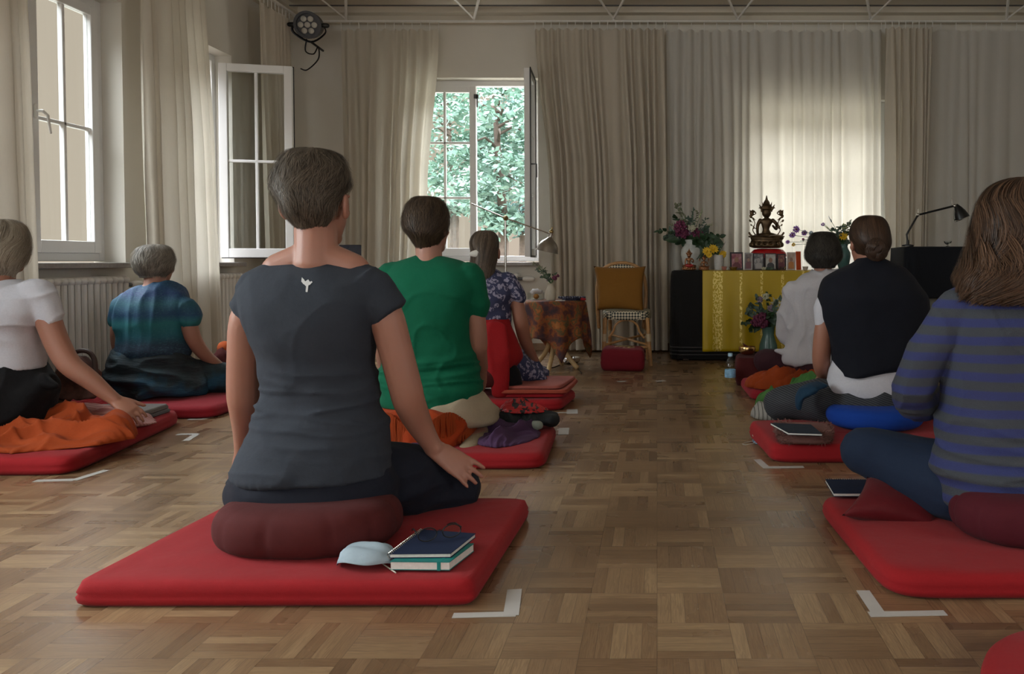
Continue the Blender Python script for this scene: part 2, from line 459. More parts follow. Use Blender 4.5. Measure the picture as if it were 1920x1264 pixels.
# ---- windows
def sash(mb, frame_fn, w, h, d=.05, fw=.06, mv=(.5,), mh=(.5,), bw=.022):
    "frame bars of one sash in local (u,v,w) coords mapped by frame_fn"
    def bar(u0, v0, u1, v1, dd=d, off=0):
        vs = [frame_fn(u, v, q) for q in (off, off+dd) for u, v in ((u0,v0),(u1,v0),(u1,v1),(u0,v1))]
        mb.add(vs, [(0,3,2,1),(4,5,6,7),(0,1,5,4),(1,2,6,5),(2,3,7,6),(3,0,4,7)])
    bar(0,0,fw,h); bar(w-fw,0,w,h); bar(fw,0,w-fw,fw*1.2); bar(fw,h-fw,w-fw,h)
    for m in mv: bar(fw+(w-2*fw)*m-bw/2, fw, fw+(w-2*fw)*m+bw/2, h-fw, d*.6, d*.2)
    for m in mh: bar(fw, fw+(h-2*fw)*m-bw/2, w-fw, fw+(h-2*fw)*m+bw/2, d*.6, d*.2)
def pane(frame_fn, w, h, d=.05, fw=.06):
    mb = MB()
    vs = [frame_fn(u, v, q) for q in (d*.45, d*.55) for u, v in ((fw,fw),(w-fw,fw),(w-fw,h-fw),(fw,h-fw))]
    return mb.add(vs, [(0,3,2,1),(4,5,6,7),(0,1,5,4),(1,2,6,5),(2,3,7,6),(3,0,4,7)])
def add_sash(par, fn, w, h, mh=(.5,), handle=None, mv=(.5,), edge=None):
    mb = MB(); sash(mb, fn, w, h, mh=mh, mv=mv)
    s_ = build('sash', mb, WHITE, par, smooth=False, bev=.004)
    build('pane', pane(fn, w, h), GLASS, s_, smooth=False)
    if handle:
        u, v, sg = handle
        hb = MB(); hb.tube([fn(u, v-.03, -.006), fn(u, v+.03, -.006)], .012, 8)
        hb.tube([fn(u, v, 0), fn(u, v, -.045)], .008, 8); hb.tube([fn(u, v, -.045), fn(u+sg*.03, v-.02, -.05), fn(u+sg*.05, v-.115, -.05)], [.008,.008,.006], 8)
        build('handle', hb, WHITEM, s_)
    if edge:
        eb = MB()
        for (a0,b0,a1,b1) in ((0,0,w,.006),(0,h-.006,w,h),(0,0,.006,h),(w-.006,0,w,h)):
            vs = [fn(u, v, q) for q in (.05,.058) for u, v in ((a0-.006,b0-.006),(a1+.006,b0-.006),(a1+.006,b1+.006),(a0-.006,b1+.006))]
            eb.add(vs, [(0,3,2,1),(4,5,6,7),(0,1,5,4),(1,2,6,5),(2,3,7,6),(3,0,4,7)])
        build('seal', eb, BLACKM, s_, smooth=False)
    return s_
def frame_ring(a0, a1, z0, z1, fn, t=.05, d=.07):
    mb = MB()
    def bar(u0,v0,u1,v1):
        vs = [fn(u, v, q) for q in (0, d) for u, v in ((u0,v0),(u1,v0),(u1,v1),(u0,v1))]
        mb.add(vs, [(0,3,2,1),(4,5,6,7),(0,1,5,4),(1,2,6,5),(2,3,7,6),(3,0,4,7)])
    bar(a0,z0,a0+t,z1); bar(a1-t,z0,a1,z1); bar(a0+t,z0,a1-t,z0+t); bar(a0+t,z1-t,a1-t,z1)
    return mb
def wempty(n):
    o = bpy.data.objects.new('window_%d' % n, None); COL.objects.link(o); o['kind'] = 'structure'; return o
def left_window(n, y0, y1, open_far=False, detail=True):
    w_ = wempty(n)
    fn = lambda u, v, q: (XL-.13-q, u, v)
    build('window_frame', frame_ring(y0, y1, SB+.02, WT, fn), WHITE, w_, smooth=False, bev=.004)
    ym = (y0+y1)/2; hh = WT-.05-(SB+.07); wd = (y1-y0)/2-.05
    f1 = lambda u, v, q: (XL-.115-q, y0+.05+u, SB+.07+v)
    f2 = lambda u, v, q: (XL-.115-q, ym+u, SB+.07+v)
    add_sash(w_, f1, wd, hh, mh=(.5,))
    if not open_far:
        add_sash(w_, f2, wd, hh, mh=(.5,), handle=(.03, hh*.5+.03, 1))
    build('window_sill', MB().box((XL-.14, y0, SB-.02), (XL+.10, y1, SB+.012)), STONE, w_, smooth=False, bev=.004)
    return w_
left_window(5, -1.4, 0.0); left_window(6, 1.0, 2.4)  # unseen windows, added as openings for the fill lamps on the left
w1 = left_window(1, 3.86, 5.06)
w2 = left_window(2, 5.42, 6.36, open_far=True)
# the far sash of window 2 stands open into the room, facing the viewer
A = at(411, 300, 6.24); B = at(549, 300, 6.36); A.z = 0; B.z = 0
dirv = (B-A).normalized(); nrm = Vector((-dirv.y, dirv.x, 0))
z0s = at(411, 483, 6.24).z; z1s = at(411, 117, 6.24).z
fo = lambda u, v, q: A + dirv*u + nrm*(-.0+q) + Vector((0,0,z0s+v))
add_sash(w2, fo, (B-A).length, z1s-z0s, mh=(.5,), edge=True)
hb = MB(); hb.tube([(XL-.02, 6.30, z0s+.2), (XL-.02, 6.30, z0s+.26)], .012, 8).tube([(XL-.02, 6.30, z1s-.24), (XL-.02, 6.30, z1s-.16)], .012, 8)
build('hinge', hb, STEEL, w2)

def back_window(n, x0, x1, z0, z1, opened=False):
    w_ = wempty(n)
    fn = lambda u, v, q: (u, YB+.12+q, v)
    build('window_frame', frame_ring(x0, x1, z0+.02, z1, fn, .05), WHITE, w_, smooth=False, bev=.004)
    xm = (x0+x1)/2; hh = z1-.05-(z0+.07); wd = (x1-x0)/2-.05
    f1 = lambda u, v, q: (x0+.05+u, YB+.105+q, z0+.07+v)
    add_sash(w_, f1, wd, hh, mh=(.33,.68), mv=(.45,))
    if not opened:
        f2 = lambda u, v, q: (xm+u, YB+.105+q, z0+.07+v)
        add_sash(w_, f2, wd, hh, mh=(.33,.68))
    build('window_sill', MB().box((x0, YB-.10, z0-.02), (x1, YB+.13, z0+.012)), STONE, w_, smooth=False, bev=.004)
    return w_
w3 = back_window(3, W3[0], W3[1], SB, 2.50, True)
# latch in the middle of window 3, and its right sash swung into the room, seen edge on
build('latch', MB().box((-1.70,YB+.09,2.33),(-1.66,YB+.12,2.37)).box((-1.675,YB+.09,2.25),(-1.665,YB+.11,2.36)), GREYM, w3, smooth=False)
A3 = Vector((-1.12, YB+.03, 0)); B3 = at(994, 300, 6.9); B3.z = 0
d3 = (B3-A3).normalized(); n3 = Vector((-d3.y, d3.x, 0))
f3 = lambda u, v, q: A3 + d3*u + n3*(q-.05) + Vector((0,0,SB+.06+v))
s3 = add_sash(w3, f3, .50, 1.62, mh=(.33,.68), edge=True)
hb = MB(); hb.tube([f3(.47,.8,.05), f3(.47,.8,.10), f3(.47,.69,.10)], .008, 8)
build('handle', hb, GREYM, s3)
back_window(4, W4[0], W4[1], .75, 2.30)

# ---- outdoors: lawn and the trees beyond window 3
struct('ground', MB().box((-60, 8.2, -1.3), (60, 90, -1.2)), P('meadow', (.20,.19,.16,1), .9, var=.3, vs=2), smooth=False)
LEAF = [P('leaf_a', (.17,.29,.23,1), .6, var=.25, vs=3), P('leaf_b', (.09,.18,.16,1), .6, var=.25, vs=3)]
for m_ in LEAF:
    n_ = m_.node_tree; b_ = [q for q in n_.nodes if q.type == 'BSDF_PRINCIPLED'][0]; b_.inputs['Transmission Weight'].default_value = 0
BARK = P('bark', (.08,.06,.045,1), .9, var=.3, vs=12, bs=.5)
def tree(px, ytop, ybot, Y, wpx, label, seed, dens=5200, mi=0):
    rnd = random.Random(seed)
    c = at(px, (ytop+ybot)/2, Y); hh = sz(ybot-ytop, Y)/2; ww = sz(wpx, Y)/2
    t = thing('tree', (c.x, c.y, -1.2), label, 'tree', 'trees beyond the open window')
    tb = MB().tube([(c.x,c.y,-1.2),(c.x+.1,c.y,c.z*.5),(c.x-.1,c.y,c.z+hh*.7)], [.16,.11,.04], 10)
    for k in range(14):
        z = c.z - hh*.6 + hh*1.4*k/14; a = rnd.uniform(0, 6.28); l = ww*.7*(1-.4*k/14)
        tb.tube([(c.x,c.y,z),(c.x+math.cos(a)*l*.5,c.y+math.sin(a)*l*.5,z+.2),(c.x+math.cos(a)*l,c.y+math.sin(a)*l,z+.05)], [.04,.025,.01], 6)
    build('trunk', tb, BARK, t)
    mb = MB()
    cl = []
    for k in range(60):
        a = rnd.uniform(0, 6.28); q = rnd.uniform(-1, 1); rr = math.sqrt(max(0,1-q*q))*rnd.uniform(.4,1)
        cl.append((Vector((c.x+math.cos(a)*rr*ww, c.y+math.sin(a)*rr*ww, c.z+q*hh)), rnd.uniform(.25,.6)*ww*.6))
    for k in range(dens):
        p0, rr = rnd.choice(cl)
        v = Vector((rnd.gauss(0,1), rnd.gauss(0,1), rnd.gauss(0,.55)))
        p = p0 + v.normalized()*rr*rnd.uniform(.5,1.1)
        s_ = rnd.uniform(.05,.11); a = Vector((rnd.gauss(0,1),rnd.gauss(0,1),rnd.gauss(0,.5))).normalized(); b = a.cross(Vector((rnd.gauss(0,1),rnd.gauss(0,1),rnd.gauss(0,1)))).normalized()
        mb.add([p-a*s_, p+b*s_*.45, p+a*s_, p-b*s_*.45], [(0,1,2,3)])
    build('foliage', mb, LEAF[mi], t, smooth=False, normals=False)
tree(935, 140, 420, 17, 230, 'teal green leafy tree filling the right half of the open window', 1, 6000, 0)
tree(845, 160, 400, 21, 190, 'smaller pale green tree seen through the closed left half of the open window', 2, 4500, 0)
tree(975, 200, 430, 26, 200, 'darker dense tree farther off behind the leafy trees in the window', 3, 7000, 1)

# ---- radiators
def radiator(a, b, z0, z1, along, label, valve=None, depth=.13):
    "a,b two floor points of the wall-side ends"
    a = Vector(a); b = Vector(b); d = (b-a).normalized(); L = (b-a).length; nn = along
    t = thing('radiator', ((a+b)/2)[:2] + (0,), label, 'radiator', None)
    n_ = int(L/.05); mb = MB()
    for i in range(n_):
        c = a + d*(i+.5)*L/n_
        for off in (.03, .10):
            p = c + Vector(nn)*off
            mb.tube([(p.x,p.y,z0+.02),(p.x,p.y,z1-.03)], [(.017,.017)]*2, 8, rnd=True)
        for z in (z0+.03, z1-.03):
            p = c + Vector(nn)*.03; q = c + Vector(nn)*.10
            mb.tube([(p.x,p.y,z),(q.x,q.y,z)], [.026,.026], 8)
    p0 = a + Vector(nn)*.065; p1 = b + Vector(nn)*.065
    for z in (z0+.03, z1-.03): mb.tube([(p0.x,p0.y,z),(p1.x,p1.y,z)], .02, 8, rnd=False)
    mb.obox(((a+b)/2 + Vector(nn)*.065 + Vector((0,0,(z0+z1)/2))), (L*.97, .03, z1-z0-.08), rotz=math.atan2(d.y,d.x))
    build('column_body', mb, WHITEM, t)
    for e_ in (.12, .88):
        c = a + d*L*e_ + Vector(nn)*.03
        build('foot', MB().box((c.x-.015,c.y-.015,0),(c.x+.015,c.y+.015,z0+.03)), WHITEM, t, smooth=False)
    if valve:
        c = b + Vector(nn)*.09 + Vector((0,0,z1-.06))
        build('valve', MB().tube([c, c+d*.05], .014, 10), GREYM, t)
        build('thermostat_knob', MB().tube([c+d*.05, c+d*.075, c+d*.13], [.02,.026,.022], 14), WHITEM, t)
    return t
radiator((XL,3.75,0),(XL,4.93,0), .10, .735, (1,0,0), 'white ribbed radiator under the near left window beside the brown bag', True)
radiator((XL,5.55,0),(XL,6.28,0), .10, .735, (1,0,0), 'white ribbed radiator below the window sash that stands open on the left wall')
radiator((-2.1,YB,0),(-1.26,YB,0), .10, .72, (0,-1,0), 'white radiator under the back wall window behind the patterned table', True)

# ---- curtains
def curtain(t0, t1, b0, b1, zt, zb, folds, amp, mat, label, seed=1, scal=.02, hooks=None, gather=.5, group=None, thick=.0, mid=None, midz=1.4):
    t0, t1, b0, b1 = [Vector((q[0], q[1], 0)) for q in (t0, t1, b0, b1)]
    base = ((b0+b1)/2); o_ = thing('curtain', (base.x, base.y, max(zb,0)), label, 'curtain', group)
    d = (t1-t0).normalized(); nn = Vector((-d.y, d.x, 0))
    nu = folds*10; nv = 26
    rr = random.Random(seed); ph = [rr.uniform(-.35,.35) for _ in range(folds+2)]; am = [rr.uniform(.55,1.2) for _ in range(folds+2)]
    def fn(u, v):
        z = zt + (zb-zt)*v
        if mid:
            k = (zt-z)/(zt-midz) if z > midz else 1 + (midz-z)/(midz-zb)
            m0 = Vector((mid[0][0],mid[0][1],0)); m1 = Vector((mid[1][0],mid[1][1],0))
            if k <= 1:
                s = k*k*(3-2*k); p0 = t0.lerp(m0, s); p1 = t1.lerp(m1, s)
            else: p0 = m0.lerp(b0, k-1); p1 = m1.lerp(b1, k-1)
        else: p0 = t0.lerp(b0, v); p1 = t1.lerp(b1, v)
        u2 = min(1, max(0, u + .9/folds*noise.noise(Vector((u*folds*.35, seed*3.1, 0)))*min(1, 8*u*(1-u))*2)); x = u2*folds; i = int(min(x, folds-1e-6))
        a = am[i]*(1-(x-i)) + am[i+1]*(x-i); p_ = ph[i]*(1-(x-i)) + ph[i+1]*(x-i)
        wob = .3*noise.noise(Vector((x*.5, v*2.2, seed)))
        s = math.sin(2*PI*(x + p_*min(1,v*3) + wob*v))
        s = math.copysign(abs(s)**.8, s)
        A_ = amp*a*(gather + (1-gather)*min(1, v*2.5))
        p = p0.lerp(p1, u + .25/folds*math.cos(2*PI*x*1.0+p_)*v*.6)
        q = p + nn*(s*A_)
        if v == 0: z -= scal*(1-abs(math.cos(PI*u*(hooks or folds))))
        return Vector((q.x, q.y, z))
    mb = MB().grid(fn, nu, nv)
    c_ = build('cloth', mb, mat, o_, ang=180, normals=False)
    # hem: a stitched band along the foot
    if hooks:
        hm = None
        for k in range(hooks+1):
            p = t0.lerp(t1, k/hooks); q = Vector((p.x, p.y, zt))
            if hm is None:
                hb = MB().tube([(q.x,q.y,zt-.012),(q.x,q.y,2.957)], .0035, 6)
                hm = build('hook', hb, WHITEM, o_); h0 = q
            else:
                c = hm.copy(); COL.objects.link(c); c.parent = o_; c.location = q - h0
    return o_
xb = lambda px, Y=7.22: at(px, 300, Y).x
ZT = 2.90
LC = XL+.20
yl = lambda px: F*(-LC)/(PCX-px)
curtain((LC,3.0),(LC,yl(52)),(LC,3.05),(LC,yl(70)), ZT, .03, 11, .04, CURTD, 'beige full length curtain at the left edge beside the near window', 3, hooks=14)
curtain((LC,yl(277)),(LC,yl(388)),(LC,yl(292)),(LC,yl(412)), ZT, .03, 8, .045, CURT, 'cream floor length curtain on the left wall between the two windows', 5, hooks=10, mid=((LC,yl(283)),(LC,yl(404))))
curtain((LC,yl(494)),(LC,yl(548)),(LC,yl(505)),(LC,yl(548)), ZT, .03, 6, .035, CURTD, 'gathered beige curtain in the far left corner behind the open sash', 7, hooks=8)
curtain((xb(642),7.22),(xb(824),7.22),(xb(640),7.22),(xb(782),7.22), ZT, .03, 9, .04, CURT, 'cream curtain left of the open back window with its edge drawn aside', 9, hooks=11, mid=((xb(645),7.22),(xb(800),7.22)))
curtain((xb(1005),7.20),(xb(1245),7.20),(xb(1036),7.20),(xb(1250),7.20), ZT, .02, 15, .042, CURTD, 'gathered beige curtain just right of the open back window behind the rattan chair', 11, hooks=16, mid=((xb(1030),7.2),(xb(1248),7.2)))
curtain((xb(1249),7.24),(xb(1652),7.24),(xb(1253),7.24),(xb(1654),7.24), ZT, .02, 19, .028, SHEER, 'wide thin pale curtain glowing in front of the window behind the altar', 13, hooks=17, scal=.03)
curtain((xb(1655),7.16),(xb(1742),7.16),(xb(1660),7.16),(xb(1732),7.16), ZT, .02, 7, .04, CURTD, 'narrow bunched beige curtain right of the glowing altar window', 15, hooks=7)
curtain((xb(1735),7.24),(xb(1990),7.24),(xb(1735),7.24),(xb(1990),7.24), ZT, .02, 9, .010, SHEER, 'flat pale curtain at the far right of the back wall behind the black lamp', 17, hooks=9, scal=.03)
# ================================================================== PEOPLE
def torso(mb, rows, Y0, inset=0.0, k=4, n=44, pw=2.3):
    rs = []
    for py, pl, pr, dy, ry in reSrows(rows, k):
        c = at((pl+pr)/2, py, Y0) + Vector((0, dy, 0))
        rx = max(.01, (pr-pl)/2*Y0/F - inset); ry_ = max(.01, ry - inset)
        r = []
        for j in range(n):
            a = 2*PI*j/n; ca, sa = math.cos(a), math.sin(a)
            r.append(c + Vector((math.copysign(abs(ca)**(2/pw), ca)*rx, math.copysign(abs(sa)**(2/pw), sa)*ry_, 0)))
        rs.append(r)
    return mb.rings(rs)
def limb(mb, pts, n=16, sub=4, grow=0.0, **k):
    "pts: (px, py, Y, radius) or (px,py,Y,(r1,r2))"
    P_ = [at(a, b, c) for a, b, c, r in pts]
    rr = [((r, r) if not isinstance(r, tuple) else r) for a, b, c, r in pts]
    rr = [(x+grow, y+grow) for x, y in rr]
    return mb.tube(P_, rr, n, sub=sub, **k)
def hand(mb, w, d, n, side, L=.18, curl=.3, spread=.10, thumb=1.0):
    w = Vector(w); d = Vector(d).normalized(); n = Vector(n); n = (n - d*n.dot(d)).normalized()
    s = d.cross(n)*side; k = L/.18
    mb.tube([w-d*.02*k, w+d*.03*k, w+d*.07*k, w+d*.095*k], [(.027*k,.02*k),(.035*k,.017*k),(.041*k,.015*k),(.040*k,.012*k)], 16, up=n)
    for off, ln, r in ((.031,.070,.0085),(.0105,.080,.0088),(-.0105,.074,.0085),(-.031,.058,.0075)):
        b = w + d*.085*k + s*off*k
        f = (d + s*off/.03*spread).normalized(); pts = [b]; rad = [r*k*1.12]
        for i, q in enumerate((.45,.31,.24)):
            a = curl*(.5+.5*i)
            f = (f*math.cos(a) - n*math.sin(a)).normalized()
            pts.append(pts[-1] + f*ln*q*k); rad.append(r*k*(1.0-.08*i))
        mb.tube(pts, rad, 10, up=n)
    b = w + d*.025*k + s*.022*k; f = (d*.75 + s*.62*thumb - n*.15).normalized()
    pts = [b, b+f*.035*k]; f = (f + d*.3 - n*.15).normalized(); pts.append(pts[-1]+f*.032*k); pts.append(pts[-1]+f*.024*k)
    mb.tube(pts, [.014*k,.0115*k,.0105*k,.009*k], 10, up=n)
def head(mb, c, s=1.0, yaw=0, pitch=0, ears=True, eo=0):
    "c = chin-level point under the skull centre; yaw>0 turns to the left of the photo"
    M = Matrix.Rotation(yaw, 3, 'Z') @ Matrix.Rotation(pitch, 3, 'X'); c = Vector(c)
    f = lambda x, y, z: c + M @ (Vector((x, y, z))*s)
    E = lambda p, r, rot=None: mb.ell(f(*p), tuple(q*s for q in r), M if rot is None else M @ rot)
    E((0,-.012,.135),(.074,.093,.094)); E((0,.022,.085),(.060,.068,.080)); E((0,.055,.028),(.034,.034,.026))
    E((0,.03,.05),(.05,.05,.045))
    E((0,.078,.140),(.050,.016,.012)); E((.034,.070,.095),(.018,.014,.016)); E((-.034,.070,.095),(.018,.014,.016))
    mb.tube([f(0,.088,.128), f(0,.101,.105), f(0,.113,.088)], [.008*s,.010*s,.014*s], 10)
    E((0,.090,.062),(.023,.008,.006)); E((0,.088,.053),(.019,.008,.007))
    for q in (-1, 1):
        E((q*.030,.079,.122),(.014,.010,.009))
        if ears:
            rt = Matrix.Rotation(q*.35, 3, 'Z')
            E((q*(.079+eo),-.006,.108),(.008,.020,.033), rt); E((q*(.077+eo),-.004,.086),(.009,.012,.014), rt)
def hair(name, fig, rows, Y0, mat, n=5000, dt=.2, lift=.006, wid=.0016, drift=.03, jit=.01, K=6, k=4, wave=0, tip=.05, seed=1, base_in=.004, bumpy=.004, yaw=0, t0max=1.0, nv_sub=1, rand_lift=.5):
    R_ = reSrows(rows, k); rnd = random.Random(seed)
    C = []
    for py, pl, pr, dy, ry, fr in R_:
        C.append((at((pl+pr)/2, py, Y0) + Vector((0, dy, 0)), max(.01,(pr-pl)/2*Y0/F - lift*.6), max(.01, ry - lift*.5), max(-.98, min(1, fr))))
    m = len(C) - 1; bottom = C[-1][0]; hgt = (C[0][0]-bottom).length
    def shell(s, t, off=0.0):
        te = 0
        if t > 1: te = t-1; t = 1
        x = t*m; i = min(int(x), m-1); f = x-i
        a, b = C[i], C[i+1]
        c = a[0].lerp(b[0], f); rx = a[1]+(b[1]-a[1])*f + off; ry = a[2]+(b[2]-a[2])*f + off; fr = a[3]+(b[3]-a[3])*f
        an = math.asin(fr); th = (PI-an) + (PI+2*an)*s + yaw
        return c + Vector((math.cos(th)*rx, math.sin(th)*ry, -te*hgt))
    nu, nv = 72, m*nv_sub
    def fn(u, v):
        p = shell(u, v, -base_in); q = p - C[min(int(v*m), m)][0]
        return p + q.normalized()*(bumpy*noise.noise(Vector((u*14, v*6, seed)))) if q.length > 1e-6 else p
    g = MB().grid(fn, nu, nv); nbase = len(g.f)
    tint = [.35]*nbase
    for _ in range(n):
        s0 = rnd.random(); t0 = (rnd.random()**.85)*t0max; L_ = dt*rnd.uniform(.6,1.25); dr = rnd.gauss(0, drift); lf = lift*((1-rand_lift)+rand_lift*2*rnd.random())
        ph = rnd.uniform(0, 6.28); col = min(1, max(0, rnd.gauss(.5,.22))); tc_ = 1+tip*rnd.random()
        clump = noise.noise(Vector((s0*18, t0*5, seed+3))); col = min(1, max(0, col + .7*noise.noise(Vector((s0*26, t0*7, seed+8)))))
        vs = []
        for q in range(K+1):
            x = q/K; t = min(tc_, t0 + L_*x)
            s = s0 + dr*x + jit*noise.noise(Vector((s0*9+seed, t*5, 1))) + wave*math.sin(t*16+clump*4+ph*.25)*max(0,t-.35)
            off = lf*(.25*math.sin(x*PI) + .9*x**1.3) + .010*clump*min(1,lift*90) + wave*.5*math.cos(t*13+clump*5+ph*.3)*max(0,t-.35) - .002
            p = shell(s, t, off); p2 = shell(s+.004, t, off)
            w = p2-p; w = w.normalized()*wid*(1-.8*x) if w.length > 1e-7 else Vector((wid,0,0))
            vs += [p-w, p+w]
        b = len(g.v); g.v += vs; g.f += [(b+2*q, b+2*q+1, b+2*q+3, b+2*q+2) for q in range(K)]; tint += [col]*K
    o = build(name, g, mat, fig, ang=180, normals=False)
    at_ = o.data.color_attributes.new('tint', 'FLOAT_COLOR', 'CORNER')
    buf = []
    for i, p in enumerate(o.data.polygons):
        for _ in p.vertices: buf += [tint[i]]*3 + [1]
    at_.data.foreach_set('color', buf)
    return o
def mat_hair(name, a, b, rough=.55):
    rough = max(rough, .45)
    m, n, bs, o = newmat(name)
    at_ = nd(n, 'Attribute', attribute_name='tint')
    n.links.new(mixc(n, at_.outputs['Fac'], a, b), bs.inputs['Base Color'])
    bs.inputs['Roughness'].default_value = rough; bs.inputs['Specular IOR Level'].default_value = .3
    return m
def mat_skin(name, c):
    m, n, b, o = newmat(name); v = coords(n)
    f = noi(n, v, 7, 3); f2 = noi(n, v, 45, 4)
    col = mixc(n, f, shade(c,.88), (c[0]*1.12, c[1]*1.0, c[2]*.95, 1)); col = mixc(n, mth(n,'MULTIPLY',f2,.3), col, (c[0]*.95,c[1]*.7,c[2]*.65,1))
    n.links.new(col, b.inputs['Base Color']); b.inputs['Roughness'].default_value = .5
    b.inputs['Subsurface Weight'].default_value = .15; b.inputs['Subsurface Radius'].default_value = (.012,.004,.002); b.inputs['Subsurface Scale'].default_value = .6
    bump(n, b, noi(n, v, 220, 4), .12, .002)
    return m
SKIN = mat_skin('skin_a', (.35,.18,.13,1)); SKIN2 = mat_skin('skin_b', (.32,.155,.105,1)); SKIN3 = mat_skin('skin_c', (.37,.20,.15,1))

def person(label, base, body, mat, voxel=.006):
    b = fused(body, voxel, 5)
    o = build('person', b, mat, base=base, ang=180, normals=False)
    tag(o, label, 'person'); return o
def garment(name, fig, mb, mat, voxel=.007, disp=None, smooth=4, label=None):
    g = fused(mb, voxel, smooth, disp)
    return build(name, g, mat, fig, ang=180, normals=False, label=label)
def folds(amp, sx, sy, s_z, seed=0, zc=None, zw=.2, base=.003):
    amp = amp*1.5
    def f(p, n):
        k = 1.0 if zc is None else math.exp(-((p.z-zc)/zw)**2)
        r = ridge(p, sx, sy, s_z, seed); base_ = base*.6; r2 = ridge(p, 7, 5, 8, seed+9)
        return amp*k*(r-.45) + base_*(r2-.4)*2
    return f
def crease(amp, sx, sy, s_z, seed=0, zc=None, zw=.2, pw=5):
    def f(p, n):
        k = 1.0 if zc is None else math.exp(-((p.z-zc)/zw)**2)
        q = Vector((p.x*3, p.y*3, p.z*3+seed)); w_ = noise.noise(q)*.35
        r = 1 - abs(noise.noise(Vector((p.x*sx+seed+w_, p.y*sy+seed*1.3, p.z*s_z-seed+w_))))*2.2
        return amp*k*max(0, r)**pw
    return f
def both(*fs): return lambda p, n: sum(f(p, n) for f in fs)

# ---------------------------------------------------------------- woman in charcoal T-shirt (front)
Y = 2.25
rows1 = [(487,545,640,.02,.045),(497,505,672,.02,.06),(512,470,706,.01,.08),(540,452,722,.0,.10),(570,456,716,-.01,.112),(605,468,704,-.01,.118),(650,484,699,0,.118),(712,490,698,.01,.108),(760,486,712,.01,.115),(805,476,724,.0,.13),(850,460,734,-.01,.145),(884,450,737,-.01,.155)]
body = MB()
torso(body, rows1[1:], Y, .014)
limb(body, [(592,500,Y,.06),(593,465,Y+.01,.058),(592,430,Y+.03,.058)])
for x_, s_ in ((520,-1),(665,1)): body.tube([at(592,478,Y+.01), at(x_,506,Y+.01)], [.05,.045], 14)
head(body, at(594,465,Y+.04), 1.10, yaw=-.18, eo=.008)
limb(body, [(492,545,Y,.05),(462,600,Y,.044),(457,660,Y+.01,.0435),(456,735,Y+.03,.044),(458,762,Y+.05,.042),(460,800,Y+.10,.036),(458,845,Y+.17,.028),(452,868,Y+.2,.026)])
hand(body, at(450,868,Y+.2), at(432,900,Y+.32)-at(450,868,Y+.2), (-.5,-.5,.6), 1, .18)
limb(body, [(690,545,Y,.052),(722,590,Y,.049),(740,650,Y+.01,.047),(760,725,Y+.03,.0465),(768,755,Y+.05,.045),(786,795,Y+.10,.038),(806,828,Y+.13,.029),(817,843,Y+.14,.027)])
hand(body, at(817,843,Y+.14), at(893,893,Y+.155)-at(817,843,Y+.14), (.35,-.75,.6), -1, .18, curl=.12, spread=.13, thumb=.3)
# legs
leg1 = [[(610,900,Y+.02,.125),(720,898,Y+.10,.115),(800,905,Y+.2,.095),(858,916,Y+.25,.076)], [(858,922,Y+.25,.068),(790,945,Y+.36,.058),(700,945,Y+.42,.05)],
        [(560,900,Y+.02,.125),(500,905,Y+.12,.10),(470,925,Y+.3,.075)], [(470,930,Y+.3,.06),(560,945,Y+.42,.05)]]
for l in leg1: limb(body, l, grow=-.012)
body.ell(at(592,890,Y), (.19,.125,.085))
p1 = person('nearest person, short-haired in a charcoal T-shirt on the dark red cushion', at(590,1000,Y)*1, body, SKIN, .0048)
SH1 = cloth('charcoal_jersey', (.044,.053,.072,1), bs=.35)
sh = MB(); torso(sh, rows1, Y)
limb(sh, [(505,538,Y,.064),(478,566,Y,.056),(455,590,Y,(.044,.050))], rnd=False); limb(sh, [(672,532,Y,.068),(704,562,Y,.064),(733,591,Y,(.055,.056))], rnd=False)
sh.tube([at(540,508,Y+.01), at(478,545,Y)], [.045,.055], 14); sh.tube([at(645,508,Y+.01), at(704,545,Y)], [.045,.058], 14)
zw_ = at(590,740,Y).z
g1 = garment('t_shirt', p1, sh, SH1, .006, both(folds(.008,2.0,2.0,17,3,zw_,.10), folds(.006,3,3,9,5,zw_-.18,.12), crease(.009,2.2,2,20,4,zw_-.02,.09), crease(.006,3,3,14,7,zw_-.2,.12), crease(.0025,6,4,5,9)))
TR1 = cloth('navy_trouser_cloth', (.012,.015,.028,1), bs=.3)
tr = MB()
for l in leg1: limb(tr, l)
torso(tr, [(840,478,712,0,.12),(880,446,738,0,.155),(915,432,750,0,.17),(945,440,740,0,.16)], Y)
garment('trousers', p1, tr, TR1, .008, folds(.006,6,6,14,1))
HM1 = mat_hair('brown_grey_hair', (.030,.022,.016,1), (.17,.135,.10,1))
hair('hair', p1, [(279,574,604,-.01,.02,1),(283,556,624,-.01,.06,1),(295,538,641,-.012,.09,1),(318,527,652,-.015,.108,1),(345,522,657,-.02,.115,.6),(365,527,653,-.022,.113,.1),(385,538,646,-.022,.104,-.2),(405,546,640,-.018,.09,-.35),(420,556,631,-.008,.074,-.5),(432,568,618,0,.06,-.6)],
     Y+.04, HM1, n=14000, dt=.17, lift=.016, wid=.0012, drift=.045, jit=.05, bumpy=.010, seed=3, tip=.03)
